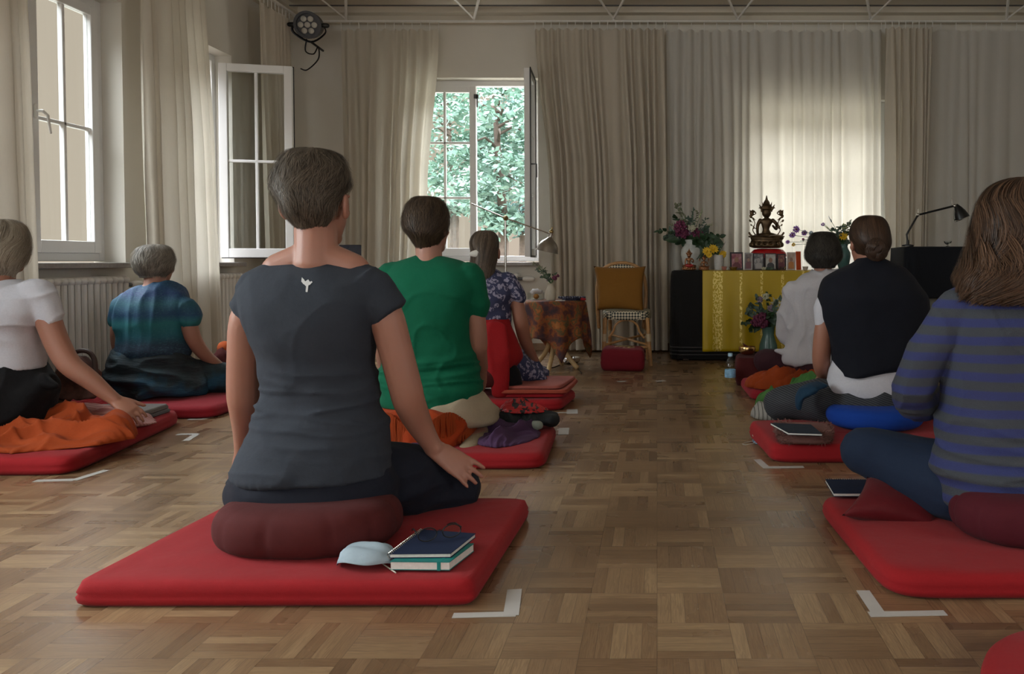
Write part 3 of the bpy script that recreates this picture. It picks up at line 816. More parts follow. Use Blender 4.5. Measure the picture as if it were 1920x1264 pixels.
# the small pale emblem printed between the shoulders
me_ = g1.data; bl = WORLD_LOC[g1.name]
bv = BVHTree.FromPolygons([v.co + bl for v in me_.vertices], [tuple(p.vertices) for p in me_.polygons])
def onto(px, py, off=.0016):
    o_ = Vector((0,0,H)); d_ = _dir(px, py).normalized(); h_ = bv.ray_cast(o_, d_)
    return h_[0] - d_*off if h_[0] else at(px, py, Y-.1)
em = MB()
for poly in ([(572,528),(578,524),(582,530),(578,536),(577,546),(576,548),(573,547),(574,537),(569,532)], [(566,520),(570,524),(574,531),(569,533),(565,528)], [(578,531),(584,527),(586,529),(580,535)]):
    em.add([onto(*q) for q in poly], [tuple(range(len(poly)))])
build('emblem', em, P('emblem_print', (.55,.55,.55,1), .7), p1, smooth=False, label='pale winged emblem', solid=.0006)

# ---------------------------------------------------------------- woman in green T-shirt
Y = 3.45
rows2 = [(481,782,830,.02,.05),(488,752,858,.02,.07),(497,733,877,.015,.09),(515,722,893,0,.11),(545,718,898,-.01,.125),(590,722,884,-.01,.13),(640,722,886,0,.13),(690,716,898,0,.135),(725,710,908,-.01,.155),(757,714,900,-.01,.16)]
body = MB(); torso(body, rows2[1:], Y, .016)
limb(body, [(804,500,Y,.06),(804,475,Y+.02,.056),(802,450,Y+.03,.056)])
head(body, at(806,476,Y+.04), 1.0, yaw=-.35)
limb(body, [(885,540,Y,.052),(892,590,Y,.042),(896,640,Y+.02,.042),(897,660,Y+.05,.038),(903,690,Y+.17,.03)])
hand(body, at(903,690,Y+.18), at(900,730,Y+.3)-at(903,690,Y+.18), (.6,.2,.6), -1)
limb(body, [(728,540,Y,.052),(722,600,Y,.046),(720,650,Y+.04,.042),(725,700,Y+.2,.03)])
hand(body, at(725,700,Y+.2), (0,.8,-.4), (-.6,.1,.7), 1)
leg2 = [[(850,775,Y+.02,.12),(892,785,Y+.15,.10),(915,792,Y+.38,.075)],[(915,800,Y+.38,.062),(912,812,Y+.2,.055),(902,820,Y+.02,.05)],
        [(770,775,Y+.02,.12),(745,785,Y+.2,.10),(740,795,Y+.38,.075)],[(740,800,Y+.38,.062),(735,815,Y+.1,.05)]]
for l in leg2: limb(body, l, grow=-.012)
limb(body, [(900,815,Y-.02,.042),(886,832,Y-.12,(.042,.032)),(870,846,Y-.2,(.03,.02))])
body.ell(at(806,755,Y), (.19,.13,.09))
p2 = person('person in a bright green T-shirt and cream trousers, kneeling beyond the charcoal-shirted one', at(806,840,Y), body, SKIN3, .006)
sh = MB(); torso(sh, rows2, Y)
limb(sh, [(878,520,Y,.07),(890,555,Y,.058),(892,580,Y,(.05,.056))]); limb(sh, [(735,520,Y,.07),(722,555,Y,.058),(719,580,Y,(.05,.056))])
zw_ = at(806,690,Y).z
garment('t_shirt', p2, sh, cloth('green_jersey', (.0,.155,.075,1), bs=.35), .008, both(folds(.010,2.2,2,15,8,zw_,.14), crease(.013,1.8,2,17,8,zw_,.13), crease(.007,7,3,6,4)))
tr = MB()
for l in leg2: limb(tr, l)
torso(tr, [(735,716,904,0,.14),(760,708,925,0,.17),(790,712,935,.02,.17)], Y)
garment('trousers', p2, tr, cloth('cream_linen', (.55,.45,.32,1), bs=.4), .009, folds(.012,9,6,9,2))
sk = MB(); limb(sk, [(902,812,Y+.02,.05),(894,825,Y-.07,(.047,.04)),(882,838,Y-.15,(.042,.032)),(868,848,Y-.2,(.034,.024))])
garment('sock', p2, sk, cloth('beige_sock', (.42,.33,.22,1)), .007)
HM2 = mat_hair('dark_brown_hair', (.020,.013,.009,1), (.10,.065,.04,1))
hair('hair', p2, [(368,784,812,-.01,.02,1),(371,775,824,-.01,.06,1),(383,765,836,-.01,.09,1),(403,759,843,-.015,.108,1),(425,760,843,-.02,.11,.5),(440,768,838,-.018,.105,.0),(453,777,830,-.008,.085,-.35),(464,784,822,.0,.068,-.5),(473,790,806,.01,.055,-.6)],
     Y+.04, HM2, n=8000, dt=.25, lift=.014, wid=.0018, drift=.04, jit=.05, seed=5, bumpy=.010)

# ---------------------------------------------------------------- woman in flowered blouse
Y = 4.6
rows3 = [(505,893,927,.02,.05),(514,875,945,.015,.08),(530,866,962,0,.1),(555,864,964,-.01,.115),(585,868,958,0,.115),(610,872,956,0,.11),(640,868,962,0,.12),(665,866,968,0,.13)]
body = MB(); torso(body, rows3[1:], Y, .014)
limb(body, [(910,520,Y,.055),(912,500,Y+.02,.05),(912,480,Y+.03,.05)]); head(body, at(912,510,Y+.04), .98, yaw=-.1)
limb(body, [(960,540,Y,.045),(970,572,Y,.04),(977,605,Y+.02,.042),(984,636,Y+.08,.038),(996,664,Y+.18,.030),(1006,684,Y+.26,.026)])
hand(body, at(1005,682,Y+.26), at(1012,706,Y+.32)-at(1005,682,Y+.26), (.7,-.3,.5), -1)
limb(body, [(868,540,Y,.045),(858,580,Y,.04),(852,630,Y+.08,.036),(850,680,Y+.25,.028)])
hand(body, at(850,680,Y+.25), (0,.7,-.6), (-.7,-.2,.5), 1)
leg3 = [[(930,680,Y+.05,.11),(970,690,Y+.18,.09),(1005,706,Y+.30,.07)],[(1005,712,Y+.3,.055),(985,722,Y+.12,.05),(960,728,Y-.02,.045)],[(895,680,Y+.05,.11),(880,700,Y+.3,.08)],[(880,710,Y+.3,.055),(900,725,Y+.05,.045)]]
for l in leg3: limb(body, l, grow=-.01)
body.ell(at(914,675,Y), (.16,.12,.09))
p3 = person('person in a flowered blouse with a white hair clip and red jumper round the waist', at(914,730,Y), body, SKIN2, .006)
def mat_flower():
    m, n, b, o = newmat('navy_flower_print'); v = coords(n, (1,1,.85))
    nz = nd(n, 'TexNoise'); nz.inputs['Scale'].default_value = 14; n.links.new(v, nz.inputs['Vector'])
    vv = nd(n, 'Mix', data_type='VECTOR'); vv.inputs[0].default_value = .035; n.links.new(v, vv.inputs[4]); n.links.new(nz.outputs['Color'], vv.inputs[5])
    a = nd(n, 'TexVoronoi'); a.inputs['Scale'].default_value = 34; n.links.new(vv.outputs[1], a.inputs['Vector'])
    k = mth(n, 'LESS_THAN', a.outputs['Distance'], .50); k2 = mth(n, 'GREATER_THAN', noi(n, v, 60, 3), .47)
    f = mth(n, 'MULTIPLY', k, k2)
    n.links.new(mixc(n, f, (.030,.034,.085,1), (.26,.24,.33,1)), b.inputs['Base Color']); b.inputs['Roughness'].default_value = .85
    bump(n, b, noi(n, v, 20, 4), .3, .02); return m
FLW = mat_flower()
sh = MB(); torso(sh, rows3[:6], Y); limb(sh, [(950,528,Y,.062),(964,545,Y,.056),(969,560,Y,(.048,.05))]); limb(sh, [(875,528,Y,.062),(864,545,Y,.056),(858,560,Y,(.048,.05))])
garment('blouse', p3, sh, FLW, .008, folds(.008,6,4,8,3))
RJ = cloth('red_jumper_knit', (.42,.008,.012,1), bs=.4)
rj = MB(); torso(rj, [(598,876,955,-.01,.115),(612,872,958,-.01,.122),(640,868,970,-.01,.135),(672,872,978,-.01,.15),(690,890,960,-.02,.14)], Y)
rj.tube([at(930,610,Y-.13), at(930,660,Y-.17), at(936,700,Y-.18), at(937,738,Y-.17)], [(.055,.02),(.075,.022),(.065,.022),(.045,.02)], 16, up=(0,-1,0), sub=4)
garment('tied_jumper', p3, rj, RJ, .008, folds(.01,9,5,3,5), label='red jumper tied round the waist')
skb = MB()
for l in leg3[:1]: limb(skb, l, grow=.015)
skb.tube([at(960,680,Y+.05), at(1000,705,Y+.15), at(1022,717,Y+.22)], [(.10,.08),(.08,.05),(.06,.012)], 16, sub=4)
limb(skb, leg3[2], grow=.015)
garment('skirt', p3, skb, FLW, .009, folds(.012,10,6,8,7))
lg = MB(); limb(lg, [(956,700,Y-.06,.06),(960,722,Y-.07,.06)]); garment('legging', p3, lg, cloth('black_jersey', (.008,.008,.01,1)), .008)
HM3 = mat_hair('mid_brown_hair', (.035,.024,.018,1), (.15,.11,.08,1), .3)
hair('hair', p3, [(432,900,920,-.01,.02,1),(435,892,928,-.01,.05,1),(445,884,935,-.01,.085,1),(460,882,937,-.02,.10,.8),(478,886,936,-.03,.10,.2),(495,884,934,-.045,.085,-.1),(510,880,934,-.07,.075,-.2),(525,886,931,-.085,.05,-.3),(536,897,924,-.09,.03,-.4)],
     Y+.04, HM3, n=5000, dt=.5, lift=.004, wid=.002, drift=.01, jit=.01, seed=8, bumpy=.001)
cl = MB(); c_ = at(897,475,Y-.075); cl.ell(c_, (.052,.012,.021), Matrix.Rotation(-.12,3,'Y') @ Matrix.Rotation(.35,3,'Z')); build('hair_clip', cl, P('silver_plastic', (.62,.62,.58,1), .3), p3, label='white oval hair clip')

# ---------------------------------------------------------------- person in white T-shirt at the left edge
Y = 3.45
rows4 = [(524,-28,26,.02,.05),(530,-48,42,.02,.07),(540,-72,72,.01,.095),(560,-92,88,0,.115),(590,-92,84,-.01,.125),(625,-72,68,0,.12),(655,-70,68,0,.12),(692,-74,74,0,.13)]
body = MB(); torso(body, rows4[1:], Y, .014)
limb(body, [(-2,540,Y,.058),(0,515,Y+.02,.056),(2,490,Y+.03,.056)]); head(body, at(4,513,Y+.04), .98, yaw=-.3)
limb(body, [(76,560,Y,.055),(92,605,Y,.050),(108,645,Y+.0,.048),(130,683,Y,.046),(168,712,Y+.02,.040),(200,738,Y+.04,.031),(216,750,Y+.05,.027)])
hand(body, at(214,748,Y+.05), at(258,779,Y+.05)-at(214,748,Y+.05), (.35,-.45,.8), -1, .175, curl=.35, spread=.12)
limb(body, [(-84,560,Y,.055),(-92,620,Y,.045),(-88,700,Y+.1,.038),(-62,745,Y+.2,.028)]); hand(body, at(-62,745,Y+.2), (.2,.8,-.3), (-.3,0,.9), 1)
leg4 = [[(10,745,Y+.02,.125),(45,755,Y+.2,.10),(60,760,Y+.42,.075)],[(60,765,Y+.42,.06),(50,785,Y+.1,.05)],[(-45,745,Y+.02,.11),(-26,755,Y+.26,.08)],[(-26,765,Y+.26,.06),(-20,785,Y+.1,.05)]]
for l in leg4: limb(body, l, grow=-.012)
body.ell(at(-5,730,Y), (.17,.12,.1))
p4 = person('person with a grey-blond bob and white T-shirt at the left edge', at(0,800,Y), body, SKIN2, .0055)
sh = MB(); torso(sh, rows4, Y); limb(sh, [(66,550,Y,.07),(84,575,Y,.062),(92,594,Y,(.052,.056))]); limb(sh, [(-72,550,Y,.07),(-92,575,Y,.062),(-98,594,Y,(.052,.056))])
WTEE = cloth('white_jersey', (.80,.80,.88,1), bs=.35)
garment('t_shirt', p4, sh, WTEE, .008, both(crease(.008,7,3,7,6), folds(.005,2,2,18,2,at(0,640,3.45).z,.08)))
tr = MB()
for l in leg4: limb(tr, l)
torso(tr, [(684,-74,74,0,.125),(705,-82,84,0,.145),(735,-90,94,0,.165),(770,-90,84,0,.17),(800,-85,70,0,.15)], Y)
tr.ell(at(90,716,Y-.02), (.05,.03,.02), Matrix.Rotation(.5,3,'Y'))
garment('trousers', p4, tr, cloth('black_cotton', (.008,.008,.010,1), bs=.5), .009, folds(.012,8,6,8,4))
nb = MB(); torso(nb, [(527,-26,22,.015,.062),(529,-27,23,.015,.064)], Y, n=32); build('necklace', nb, P('cord', (.6,.5,.4,1)), p4)
HM4 = mat_hair('grey_blond_hair', (.16,.13,.095,1), (.48,.42,.34,1))
hair('hair', p4, [(411,-14,24,-.01,.02,1),(414,-26,34,-.01,.06,1),(426,-40,44,-.01,.095,1),(450,-48,50,-.015,.115,1),(475,-50,52,-.02,.12,.55),(495,-46,49,-.02,.11,.2),(508,-36,41,-.01,.09,0),(517,-22,32,.0,.07,-.2)],
     Y+.04, HM4, n=8000, dt=.35, lift=.014, wid=.0018, drift=.02, jit=.03, seed=11, bumpy=.008)

# ---------------------------------------------------------------- person in teal tunic
Y = 4.5
rows5 = [(530,268,314,.02,.055),(536,258,328,.015,.08),(548,240,346,.01,.10),(572,226,352,0,.12),(605,222,348,0,.13),(640,224,348,0,.135),(656,216,352,0,.145),(668,220,350,0,.14)]
body = MB(); torso(body, rows5[1:], Y, .018)
limb(body, [(290,545,Y,.058),(291,520,Y+.02,.055),(292,500,Y+.03,.055)]); head(body, at(293,535,Y+.05), 1.0, yaw=-.05, pitch=-.12)
limb(body, [(340,575,Y,.048),(353,606,Y,.045),(364,638,Y+.02,.042),(383,664,Y+.08,.036),(408,684,Y+.16,.028),(416,688,Y+.18,.026)])
hand(body, at(414,688,Y+.18), at(434,694,Y+.25)-at(414,688,Y+.18), (.2,-.4,.9), -1)
limb(body, [(234,575,Y,.048),(224,615,Y,.045),(224,655,Y+.05,.036),(240,690,Y+.12,.028)]); hand(body, at(240,690,Y+.12), (-.1,.8,-.3), (-.4,-.1,.8), 1)
leg5 = [[(310,700,Y+.03,.125),(370,706,Y+.12,.10),(436,716,Y+.2,.075)],[(436,720,Y+.2,.062),(370,736,Y+.3,.052),(300,738,Y+.25,.05)],[(270,700,Y+.03,.125),(248,708,Y+.12,.09),(232,716,Y+.15,.07)],[(232,722,Y+.15,.06),(280,740,Y+.35,.05)]]
for l in leg5: limb(body, l, grow=-.012)
body.ell(at(288,690,Y), (.18,.13,.1))
p5 = person('grey-haired person in a blue and teal tunic and dark skirt by the radiator', at(290,755,Y), body, SKIN3, .006)
def mat_tunic():
    m, n, b, o = newmat('blue_teal_print'); t = nd(n,'TexCoord'); s_ = nd(n,'SeparateXYZ'); n.links.new(t.outputs['Object'], s_.inputs[0]); v = coords(n)
    z = mth(n,'ADD', s_.outputs[2], mth(n,'MULTIPLY', noi(n, v, 8, 3), .05))
    z = mth(n,'DIVIDE', z, .75)
    rp = nd(n,'ValToRGB'); n.links.new(z, rp.inputs[0]); e_ = rp.color_ramp.elements
    e_[0].position = .05; e_[0].color = (.005,.03,.07,1); e_[1].position = .95; e_[1].color = (.01,.06,.13,1)
    for p_, c_ in ((.36,(.004,.02,.05,1)),(.48,(.008,.028,.06,1)),(.55,(.006,.10,.14,1)),(.64,(.012,.15,.17,1)),(.70,(.008,.05,.13,1)),(.78,(.015,.09,.13,1)),(.86,(.008,.035,.12,1))):
        q = e_.new(p_); q.color = c_
    sp = mth(n,'GREATER_THAN', noi(n, coords(n,(1,1,3)), 70, 2), .58)
    n.links.new(mixc(n, mth(n,'MULTIPLY',sp,.3), rp.outputs[0], (.05,.16,.20,1)), b.inputs['Base Color']); b.inputs['Roughness'].default_value = .75
    bump(n, b, noi(n, coords(n,(2,2,.5)), 10, 4), .4, .02); return m
TUN = mat_tunic()
sh = MB(); torso(sh, rows5, Y); limb(sh, [(332,566,Y,.06),(348,584,Y,.062),(354,599,Y,(.055,.058))]); limb(sh, [(246,566,Y,.06),(227,586,Y,.06),(219,603,Y,(.048,.055))])
garment('tunic', p5, sh, TUN, .008, both(folds(.014,9,5,2,3), folds(.006,5,3,8,5)))
tr = MB()
for l in leg5: limb(tr, l, grow=.012)
torso(tr, [(655,220,350,0,.13),(680,214,360,0,.16),(710,205,378,0,.18),(740,215,378,0,.17)], Y)
def mat_skirt():
    m, n, b, o = newmat('dark_teal_skirt'); v = coords(n)
    rp = nd(n,'ValToRGB'); n.links.new(noi(n, v, 6, 3), rp.inputs[0]); e_ = rp.color_ramp.elements
    e_[0].position = .38; e_[0].color = (.008,.014,.02,1); e_[1].position = .68; e_[1].color = (.01,.07,.13,1); q = e_.new(.55); q.color = (.012,.03,.04,1)
    n.links.new(rp.outputs[0], b.inputs['Base Color']); b.inputs['Roughness'].default_value = .8; bump(n, b, noi(n, coords(n,(1,1,4)), 14, 4), .5, .02); return m
garment('skirt', p5, tr, mat_skirt(), .009, folds(.02,5,4,12,6))
HM5 = mat_hair('grey_hair', (.10,.085,.07,1), (.36,.32,.27,1))
hair('hair', p5, [(458,284,302,-.01,.02,1),(460,276,311,-.01,.06,1),(468,264,320,-.01,.09,1),(482,258,325,-.015,.105,1),(496,258,327,-.02,.105,.4),(508,262,325,-.015,.095,.1),(518,270,316,-.005,.08,-.2)],
     Y+.05, HM5, n=7000, dt=.28, lift=.016, wid=.002, drift=.03, jit=.04, seed=14, bumpy=.010)

# ---------------------------------------------------------------- person in white shirt at right, before the altar
Y = 4.95
rows6 = [(508,1520,1568,.02,.055),(514,1506,1582,.015,.08),(528,1490,1600,.0,.105),(555,1478,1610,0,.12),(600,1476,1610,0,.125),(640,1476,1610,0,.13),(672,1468,1612,0,.15),(682,1472,1606,0,.14)]
body = MB(); torso(body, rows6[1:], Y, .016)
limb(body, [(1543,520,Y,.058),(1543,500,Y+.02,.055),(1543,480,Y+.03,.055)]); head(body, at(1543,512,Y+.04), 1.02, yaw=.1)
arm6 = [[(1492,545,Y,.055),(1480,590,Y+.02,.05),(1476,628,Y+.07,.046),(1484,648,Y+.2,.035)],[(1600,545,Y,.055),(1612,600,Y,.048),(1606,650,Y+.2,.035)]]
for a_ in arm6: limb(body, a_)
hand(body, at(1484,648,Y+.2), (.1,.8,-.2), (-.3,-.1,.9), 1); hand(body, at(1606,650,Y+.2), (-.1,.8,-.2), (.3,-.1,.9), -1)
leg6 = [[(1530,685,Y+.03,.12),(1480,682,Y+.12,.10),(1432,676,Y+.22,.078)],[(1432,682,Y+.22,.065),(1490,695,Y+.32,.052)],[(1560,685,Y+.03,.12),(1610,690,Y+.25,.08)],[(1610,695,Y+.25,.06),(1550,700,Y+.36,.05)]]
for l in leg6: limb(body, l, grow=-.012)
body.ell(at(1543,676,Y), (.18,.13,.09))
p6 = person('person with a dark bob in a loose white shirt sitting before the altar', at(1543,710,Y), body, SKIN3, .0065)
sh = MB(); torso(sh, rows6, Y)
for a_ in arm6: limb(sh, a_[:3], grow=.018)
sh.tube([at(1474,660,Y), at(1455,657,Y+.05)], [(.04,.012),(.015,.005)], 12)
garment('shirt', p6, sh, cloth('white_linen', (.80,.79,.86,1), bs=.4), .009, both(folds(.009,8,5,3,3), crease(.014,9,4,5,5)))
tr = MB()
for l in leg6: limb(tr, l)
torso(tr, [(672,1480,1606,0,.13),(700,1475,1610,0,.15)], Y)
garment('trousers', p6, tr, cloth('maroon_jersey', (.055,.014,.022,1)), .009, folds(.006,6,6,6,2))
hair('hair', p6, [(434,1534,1552,-.01,.02,1),(437,1524,1562,-.01,.06,1),(447,1516,1569,-.01,.095,1),(465,1510,1575,-.015,.11,1),(480,1508,1577,-.02,.112,.4),(490,1512,1573,-.018,.10,.0),(500,1522,1563,-.005,.08,-.3)],
     Y+.04, mat_hair('black_grey_hair', (.012,.011,.010,1), (.075,.065,.055,1)), n=6500, dt=.25, lift=.018, wid=.0022, drift=.05, jit=.06, seed=17, bumpy=.014)

# ---------------------------------------------------------------- person in navy shawl
Y = 3.7
rows7 = [(484,1610,1652,.02,.045),(493,1604,1668,.02,.06),(508,1574,1698,.01,.085),(530,1552,1714,0,.11),(565,1550,1724,-.01,.125),(610,1556,1716,-.01,.125),(655,1562,1704,0,.12),(690,1556,1704,0,.13),(720,1548,1712,0,.15),(740,1556,1706,0,.15)]
body = MB(); torso(body, rows7[1:], Y, .016)
limb(body, [(1632,500,Y,.058),(1630,478,Y+.02,.054),(1628,455,Y+.03,.054)]); head(body, at(1626,502,Y+.04), 1.02, yaw=.25)
limb(body, [(1560,560,Y,.05),(1548,600,Y,.044),(1542,640,Y+.01,.044),(1540,680,Y+.04,.042),(1543,702,Y+.12,.032)])
hand(body, at(1543,702,Y+.13), (.1,.8,-.3), (-.4,-.2,.8), 1)
limb(body, [(1698,560,Y,.045),(1712,620,Y,.042),(1712,680,Y+.1,.036),(1706,705,Y+.25,.028)]); hand(body, at(1706,705,Y+.25), (-.2,.8,-.2), (.3,-.2,.8), -1)
leg7 = [[(1620,760,Y+.02,.12),(1550,752,Y+.03,.105),(1495,750,Y+.08,.088),(1460,755,Y+.12,.074)],[(1460,762,Y+.12,.066),(1510,775,Y+.22,.055),(1580,785,Y+.3,.05)],
        [(1650,755,Y+.02,.12),(1720,752,Y+.08,.10),(1775,755,Y+.15,.075)],[(1775,762,Y+.15,.062),(1690,785,Y+.3,.05)]]
for l in leg7: limb(body, l, grow=-.012)
body.ell(at(1632,740,Y), (.19,.13,.085))
p7 = person('person with a brown bun and navy shawl over white, on the blue cushion', at(1632,800,Y), body, SKIN2, .006)
sh = MB(); torso(sh, rows7, Y, .004); limb(sh, [(1566,545,Y,.062),(1552,575,Y,.056),(1545,600,Y,(.048,.052))]); limb(sh, [(1688,552,Y,.055),(1704,580,Y,.05),(1712,602,Y,(.046,.05))])
garment('t_shirt', p7, sh, WTEE, .008, folds(.006,3,3,10,6))
sw = MB(); torso(sw, [(485,1608,1654,.01,.055),(493,1600,1672,.01,.07),(503,1578,1694,.005,.095),(514,1558,1704,0,.11),(530,1541,1718,-.01,.125),(553,1533,1736,-.02,.14),(575,1537,1739,-.02,.14),(600,1543,1738,-.02,.14),(640,1554,1722,-.02,.14),(672,1558,1705,-.02,.138),(690,1562,1680,-.03,.13),(703,1568,1606,-.03,.12)], Y)
garment('shawl', p7, sw, cloth('navy_wool', (.007,.009,.018,1), bs=.3), .008, folds(.007,4,3,3,9), label='navy shawl over both shoulders')
def mat_stripe(name, a, b, period, duty, axis=2, wob=.004, bsv=.3, slant=0):
    m, n, bb, o = newmat(name); t = nd(n,'TexCoord'); s_ = nd(n,'SeparateXYZ'); n.links.new(t.outputs['Object'], s_.inputs[0]); v = coords(n)
    z = mth(n,'ADD', s_.outputs[axis], mth(n,'MULTIPLY', noi(n, v, 5, 2), wob))
    if slant: z = mth(n,'ADD', z, mth(n,'MULTIPLY', s_.outputs[0], slant))
    fr = mth(n,'FRACT', mth(n,'DIVIDE', z, period)); mr = nd(n,'MapRange'); mr.inputs[1].default_value = -.05; mr.inputs[2].default_value = .05; n.links.new(mth(n,'SUBTRACT', duty*.5, mth(n,'ABSOLUTE', mth(n,'SUBTRACT', fr, .5))), mr.inputs[0]); k = mr.outputs[0]
    c_ = mixc(n, k, a, b); c_ = mixc(n, mth(n,'MULTIPLY', noi(n, v, 220, 2), .4), c_, shade(a, .5))
    n.links.new(c_, bb.inputs['Base Color']); bb.inputs['Roughness'].default_value = .85; bb.inputs['Sheen Weight'].default_value = .02
    bump(n, bb, mth(n,'ADD', noi(n, v, 12, 4), mth(n,'MULTIPLY', noi(n, v, 400, 1), .15)), bsv, .02); return m
tr = MB()
for l in leg7: limb(tr, l)
torso(tr, [(722,1556,1706,0,.14),(750,1548,1716,0,.16),(775,1560,1706,0,.15)], Y)
garment('trousers', p7, tr, mat_stripe('grey_pinstripe', (.016,.018,.024,1), (.065,.07,.08,1), .0095, .4, 2, .02, slant=.35), .008, folds(.006,7,6,7,2))
HM7 = mat_hair('chestnut_hair', (.018,.010,.007,1), (.085,.045,.026,1), .35)
hair('hair', p7, [(404,1618,1640,-.01,.02,1),(407,1608,1652,-.01,.06,1),(418,1597,1662,-.01,.09,1),(438,1591,1667,-.015,.108,.95),(458,1594,1668,-.02,.11,.45),(474,1604,1662,-.012,.095,.1),(488,1614,1654,0,.075,-.2)],
     Y+.04, HM7, n=5000, dt=.4, lift=.003, wid=.002, drift=.02, jit=.02, seed=19, bumpy=.001)
bn = MB(); bc = at(1643,468,Y-.115)
for i in range(260):
    rnd_ = random.Random(i); a0 = rnd_.uniform(0,6.28); tl = rnd_.uniform(-1.2,1.2); r_ = rnd_.uniform(.018,.050); pts = []
    for q in range(9):
        a = a0 + q*.45; pts.append(bc + Vector((math.cos(a)*r_, -.036*math.cos(r_/.05*1.4) + .01*math.sin(a*2), math.sin(a)*r_*1.05)))
    bn.tube(pts, .0028, 4, rnd=False)
bn.ell(bc, (.044,.032,.046))
ob = build('hair_bun', bn, HM7, p7, ang=180, label='coiled brown bun')
a_ = ob.data.color_attributes.new('tint','FLOAT_COLOR','CORNER'); a_.data.foreach_set('color', [q for l_ in ob.data.loops for q in ((l_.vertex_index//36%7)/9,)*3+(1,)])

# ---------------------------------------------------------------- person in striped jumper, right edge
Y = 2.3
rows8 = [(520,1862,1956,.02,.05),(530,1830,1990,.01,.07),(545,1798,2020,.0,.09),(575,1780,2036,0,.11),(620,1770,2044,0,.125),(700,1768,2046,0,.125),(770,1764,2050,0,.13),(830,1752,2060,0,.145),(885,1745,2070,0,.165),(935,1762,2060,0,.17),(972,1800,2020,0,.13)]
body = MB(); torso(body, rows8[1:], Y, .016)
limb(body, [(1908,540,Y,.06),(1908,505,Y+.02,.058),(1908,460,Y+.03,.056)]); head(body, at(1908,512,Y+.04), 1.12, yaw=.15)
arm8 = [[(1806,575,Y,.066),(1768,620,Y,.062),(1732,680,Y+.01,.058),(1710,735,Y+.04,.057),(1722,758,Y+.12,.05),(1752,745,Y+.25,.04)],[(2010,575,Y,.066),(2060,650,Y,.058),(2090,740,Y+.06,.05),(2060,780,Y+.25,.036)]]
for a_ in arm8: limb(body, a_, grow=-.014)
hand(body, at(1756,742,Y+.26), (.7,.6,-.1), (-.2,-.1,.9), 1); hand(body, at(2056,780,Y+.26), (-.6,.7,-.1), (.2,-.1,.9), -1)
leg8 = [[(1850,915,Y+.02,.13),(1760,895,Y+.08,.115),(1680,868,Y+.16,.095),(1618,842,Y+.2,.075)],[(1618,850,Y+.2,.068),(1700,890,Y+.36,.055),(1800,915,Y+.44,.05)],
        [(1950,915,Y+.02,.13),(2060,895,Y+.15,.10),(2160,880,Y+.25,.076)],[(2160,890,Y+.25,.064),(2040,925,Y+.4,.05)]]
for l in leg8: limb(body, l, grow=-.012)
body.ell(at(1908,910,Y), (.19,.13,.1))
p8 = person('person with long brown hair in a blue and grey striped jumper, right edge', at(1908,1000,Y), body, SKIN, .006)
sh = MB(); torso(sh, rows8, Y)
for a_ in arm8: limb(sh, a_)
garment('jumper', p8, sh, mat_stripe('blue_grey_stripe_knit', (.052,.060,.074,1), (.028,.040,.17,1), .050, .48, 2, .012, .5), .006, both(folds(.008,3,3,12,4,at(1900,880,2.3).z,.16), crease(.013,3,3,13,6,at(1900,880,2.3).z,.18), crease(.006,7,5,5,8)))
tr = MB()
for l in leg8: limb(tr, l)
garment('leggings', p8, tr, cloth('denim_blue_jersey', (.020,.038,.085,1), bs=.25), .008, folds(.003,5,5,6,2))
HM8 = mat_hair('long_brown_hair', (.014,.007,.004,1), (.15,.080,.045,1), .5)
hair('hair', p8, [(334,1892,1926,-.02,.03,1),(338,1872,1944,-.02,.07,1),(352,1850,1966,-.02,.105,1),(380,1832,1984,-.025,.125,1),(420,1822,1994,-.03,.135,.8),(460,1812,2004,-.035,.135,.5),(495,1802,2012,-.045,.125,.35),(520,1794,2018,-.06,.115,.25),(548,1800,2012,-.08,.09,.1)],
     Y+.04, HM8, n=13000, dt=.75, lift=.014, wid=.0014, drift=.012, jit=.03, K=22, wave=.12, tip=.10, seed=23, bumpy=.014)
# ================================================================== MATS, CUSHIONS, CLOTHS
def quad_map(c):
    c = [Vector((q[0], q[1], 0)) for q in c]   # FL, FR, BR, BL
    def f(u, v): return (c[0]*(1-u)*(1-v) + c[1]*u*(1-v) + c[2]*u*v + c[3]*(1-u)*v)
    return f
def pad(name, corners, z0, h, mat, label, cat, group=None, pw=9, r=.03, n=144, seed=1, sag=.006, group_=None, puff=0.0, parent=None):
    q = quad_map(corners); o = q(.5,.5); W = (q(1,.5)-q(0,.5)).length/2; D = (q(.5,1)-q(.5,0)).length/2
    def ring(ins, z, dz=0):
        rs = []
        for j in range(n):
            a = 2*PI*j/n + .01; ca, sa = math.cos(a), math.sin(a)
            u = math.copysign(abs(ca)**(2/pw), ca)*(1-ins/W); v = math.copysign(abs(sa)**(2/pw), sa)*(1-ins/D)
            p = q(.5+u/2, .5+v/2); zz = z
            if dz:
                e_ = max(abs(u), abs(v)); zz += puff*(1-e_**2.5) + sag*(noise.noise(Vector((p.x*5, p.y*5, seed)))*1.2 + .5*noise.noise(Vector((p.x*14, p.y*14, seed+4))))*min(1, (1-e_)*6)
            else: p += (p-o).normalized()*.004*noise.noise(Vector((p.x*7, p.y*7, z*8+seed)))
            rs.append(Vector((p.x, p.y, zz)))
        return rs
    rs = [ring(r*.7, z0), ring(r*.18, z0+h*.14), ring(0, z0+h*.36), ring(.004, z0+h*.46), ring(.001, z0+h*.56), ring(.006, z0+h*.78), ring(r*.5, z0+h*.93), ring(r*1.1, z0+h, 1)]
    m = min(W, D)
    for k in range(1, 12): rs.append(ring(r*1.1 + (m-r*1.1)*k/12.5, z0+h, 1))
    mb = MB().rings(rs)
    if parent is not None: return build(name, mb, mat, parent, ang=180)
    ob = build(name, mb, mat, base=(o.x, o.y, z0), ang=180); tag(ob, label, cat, group); return ob
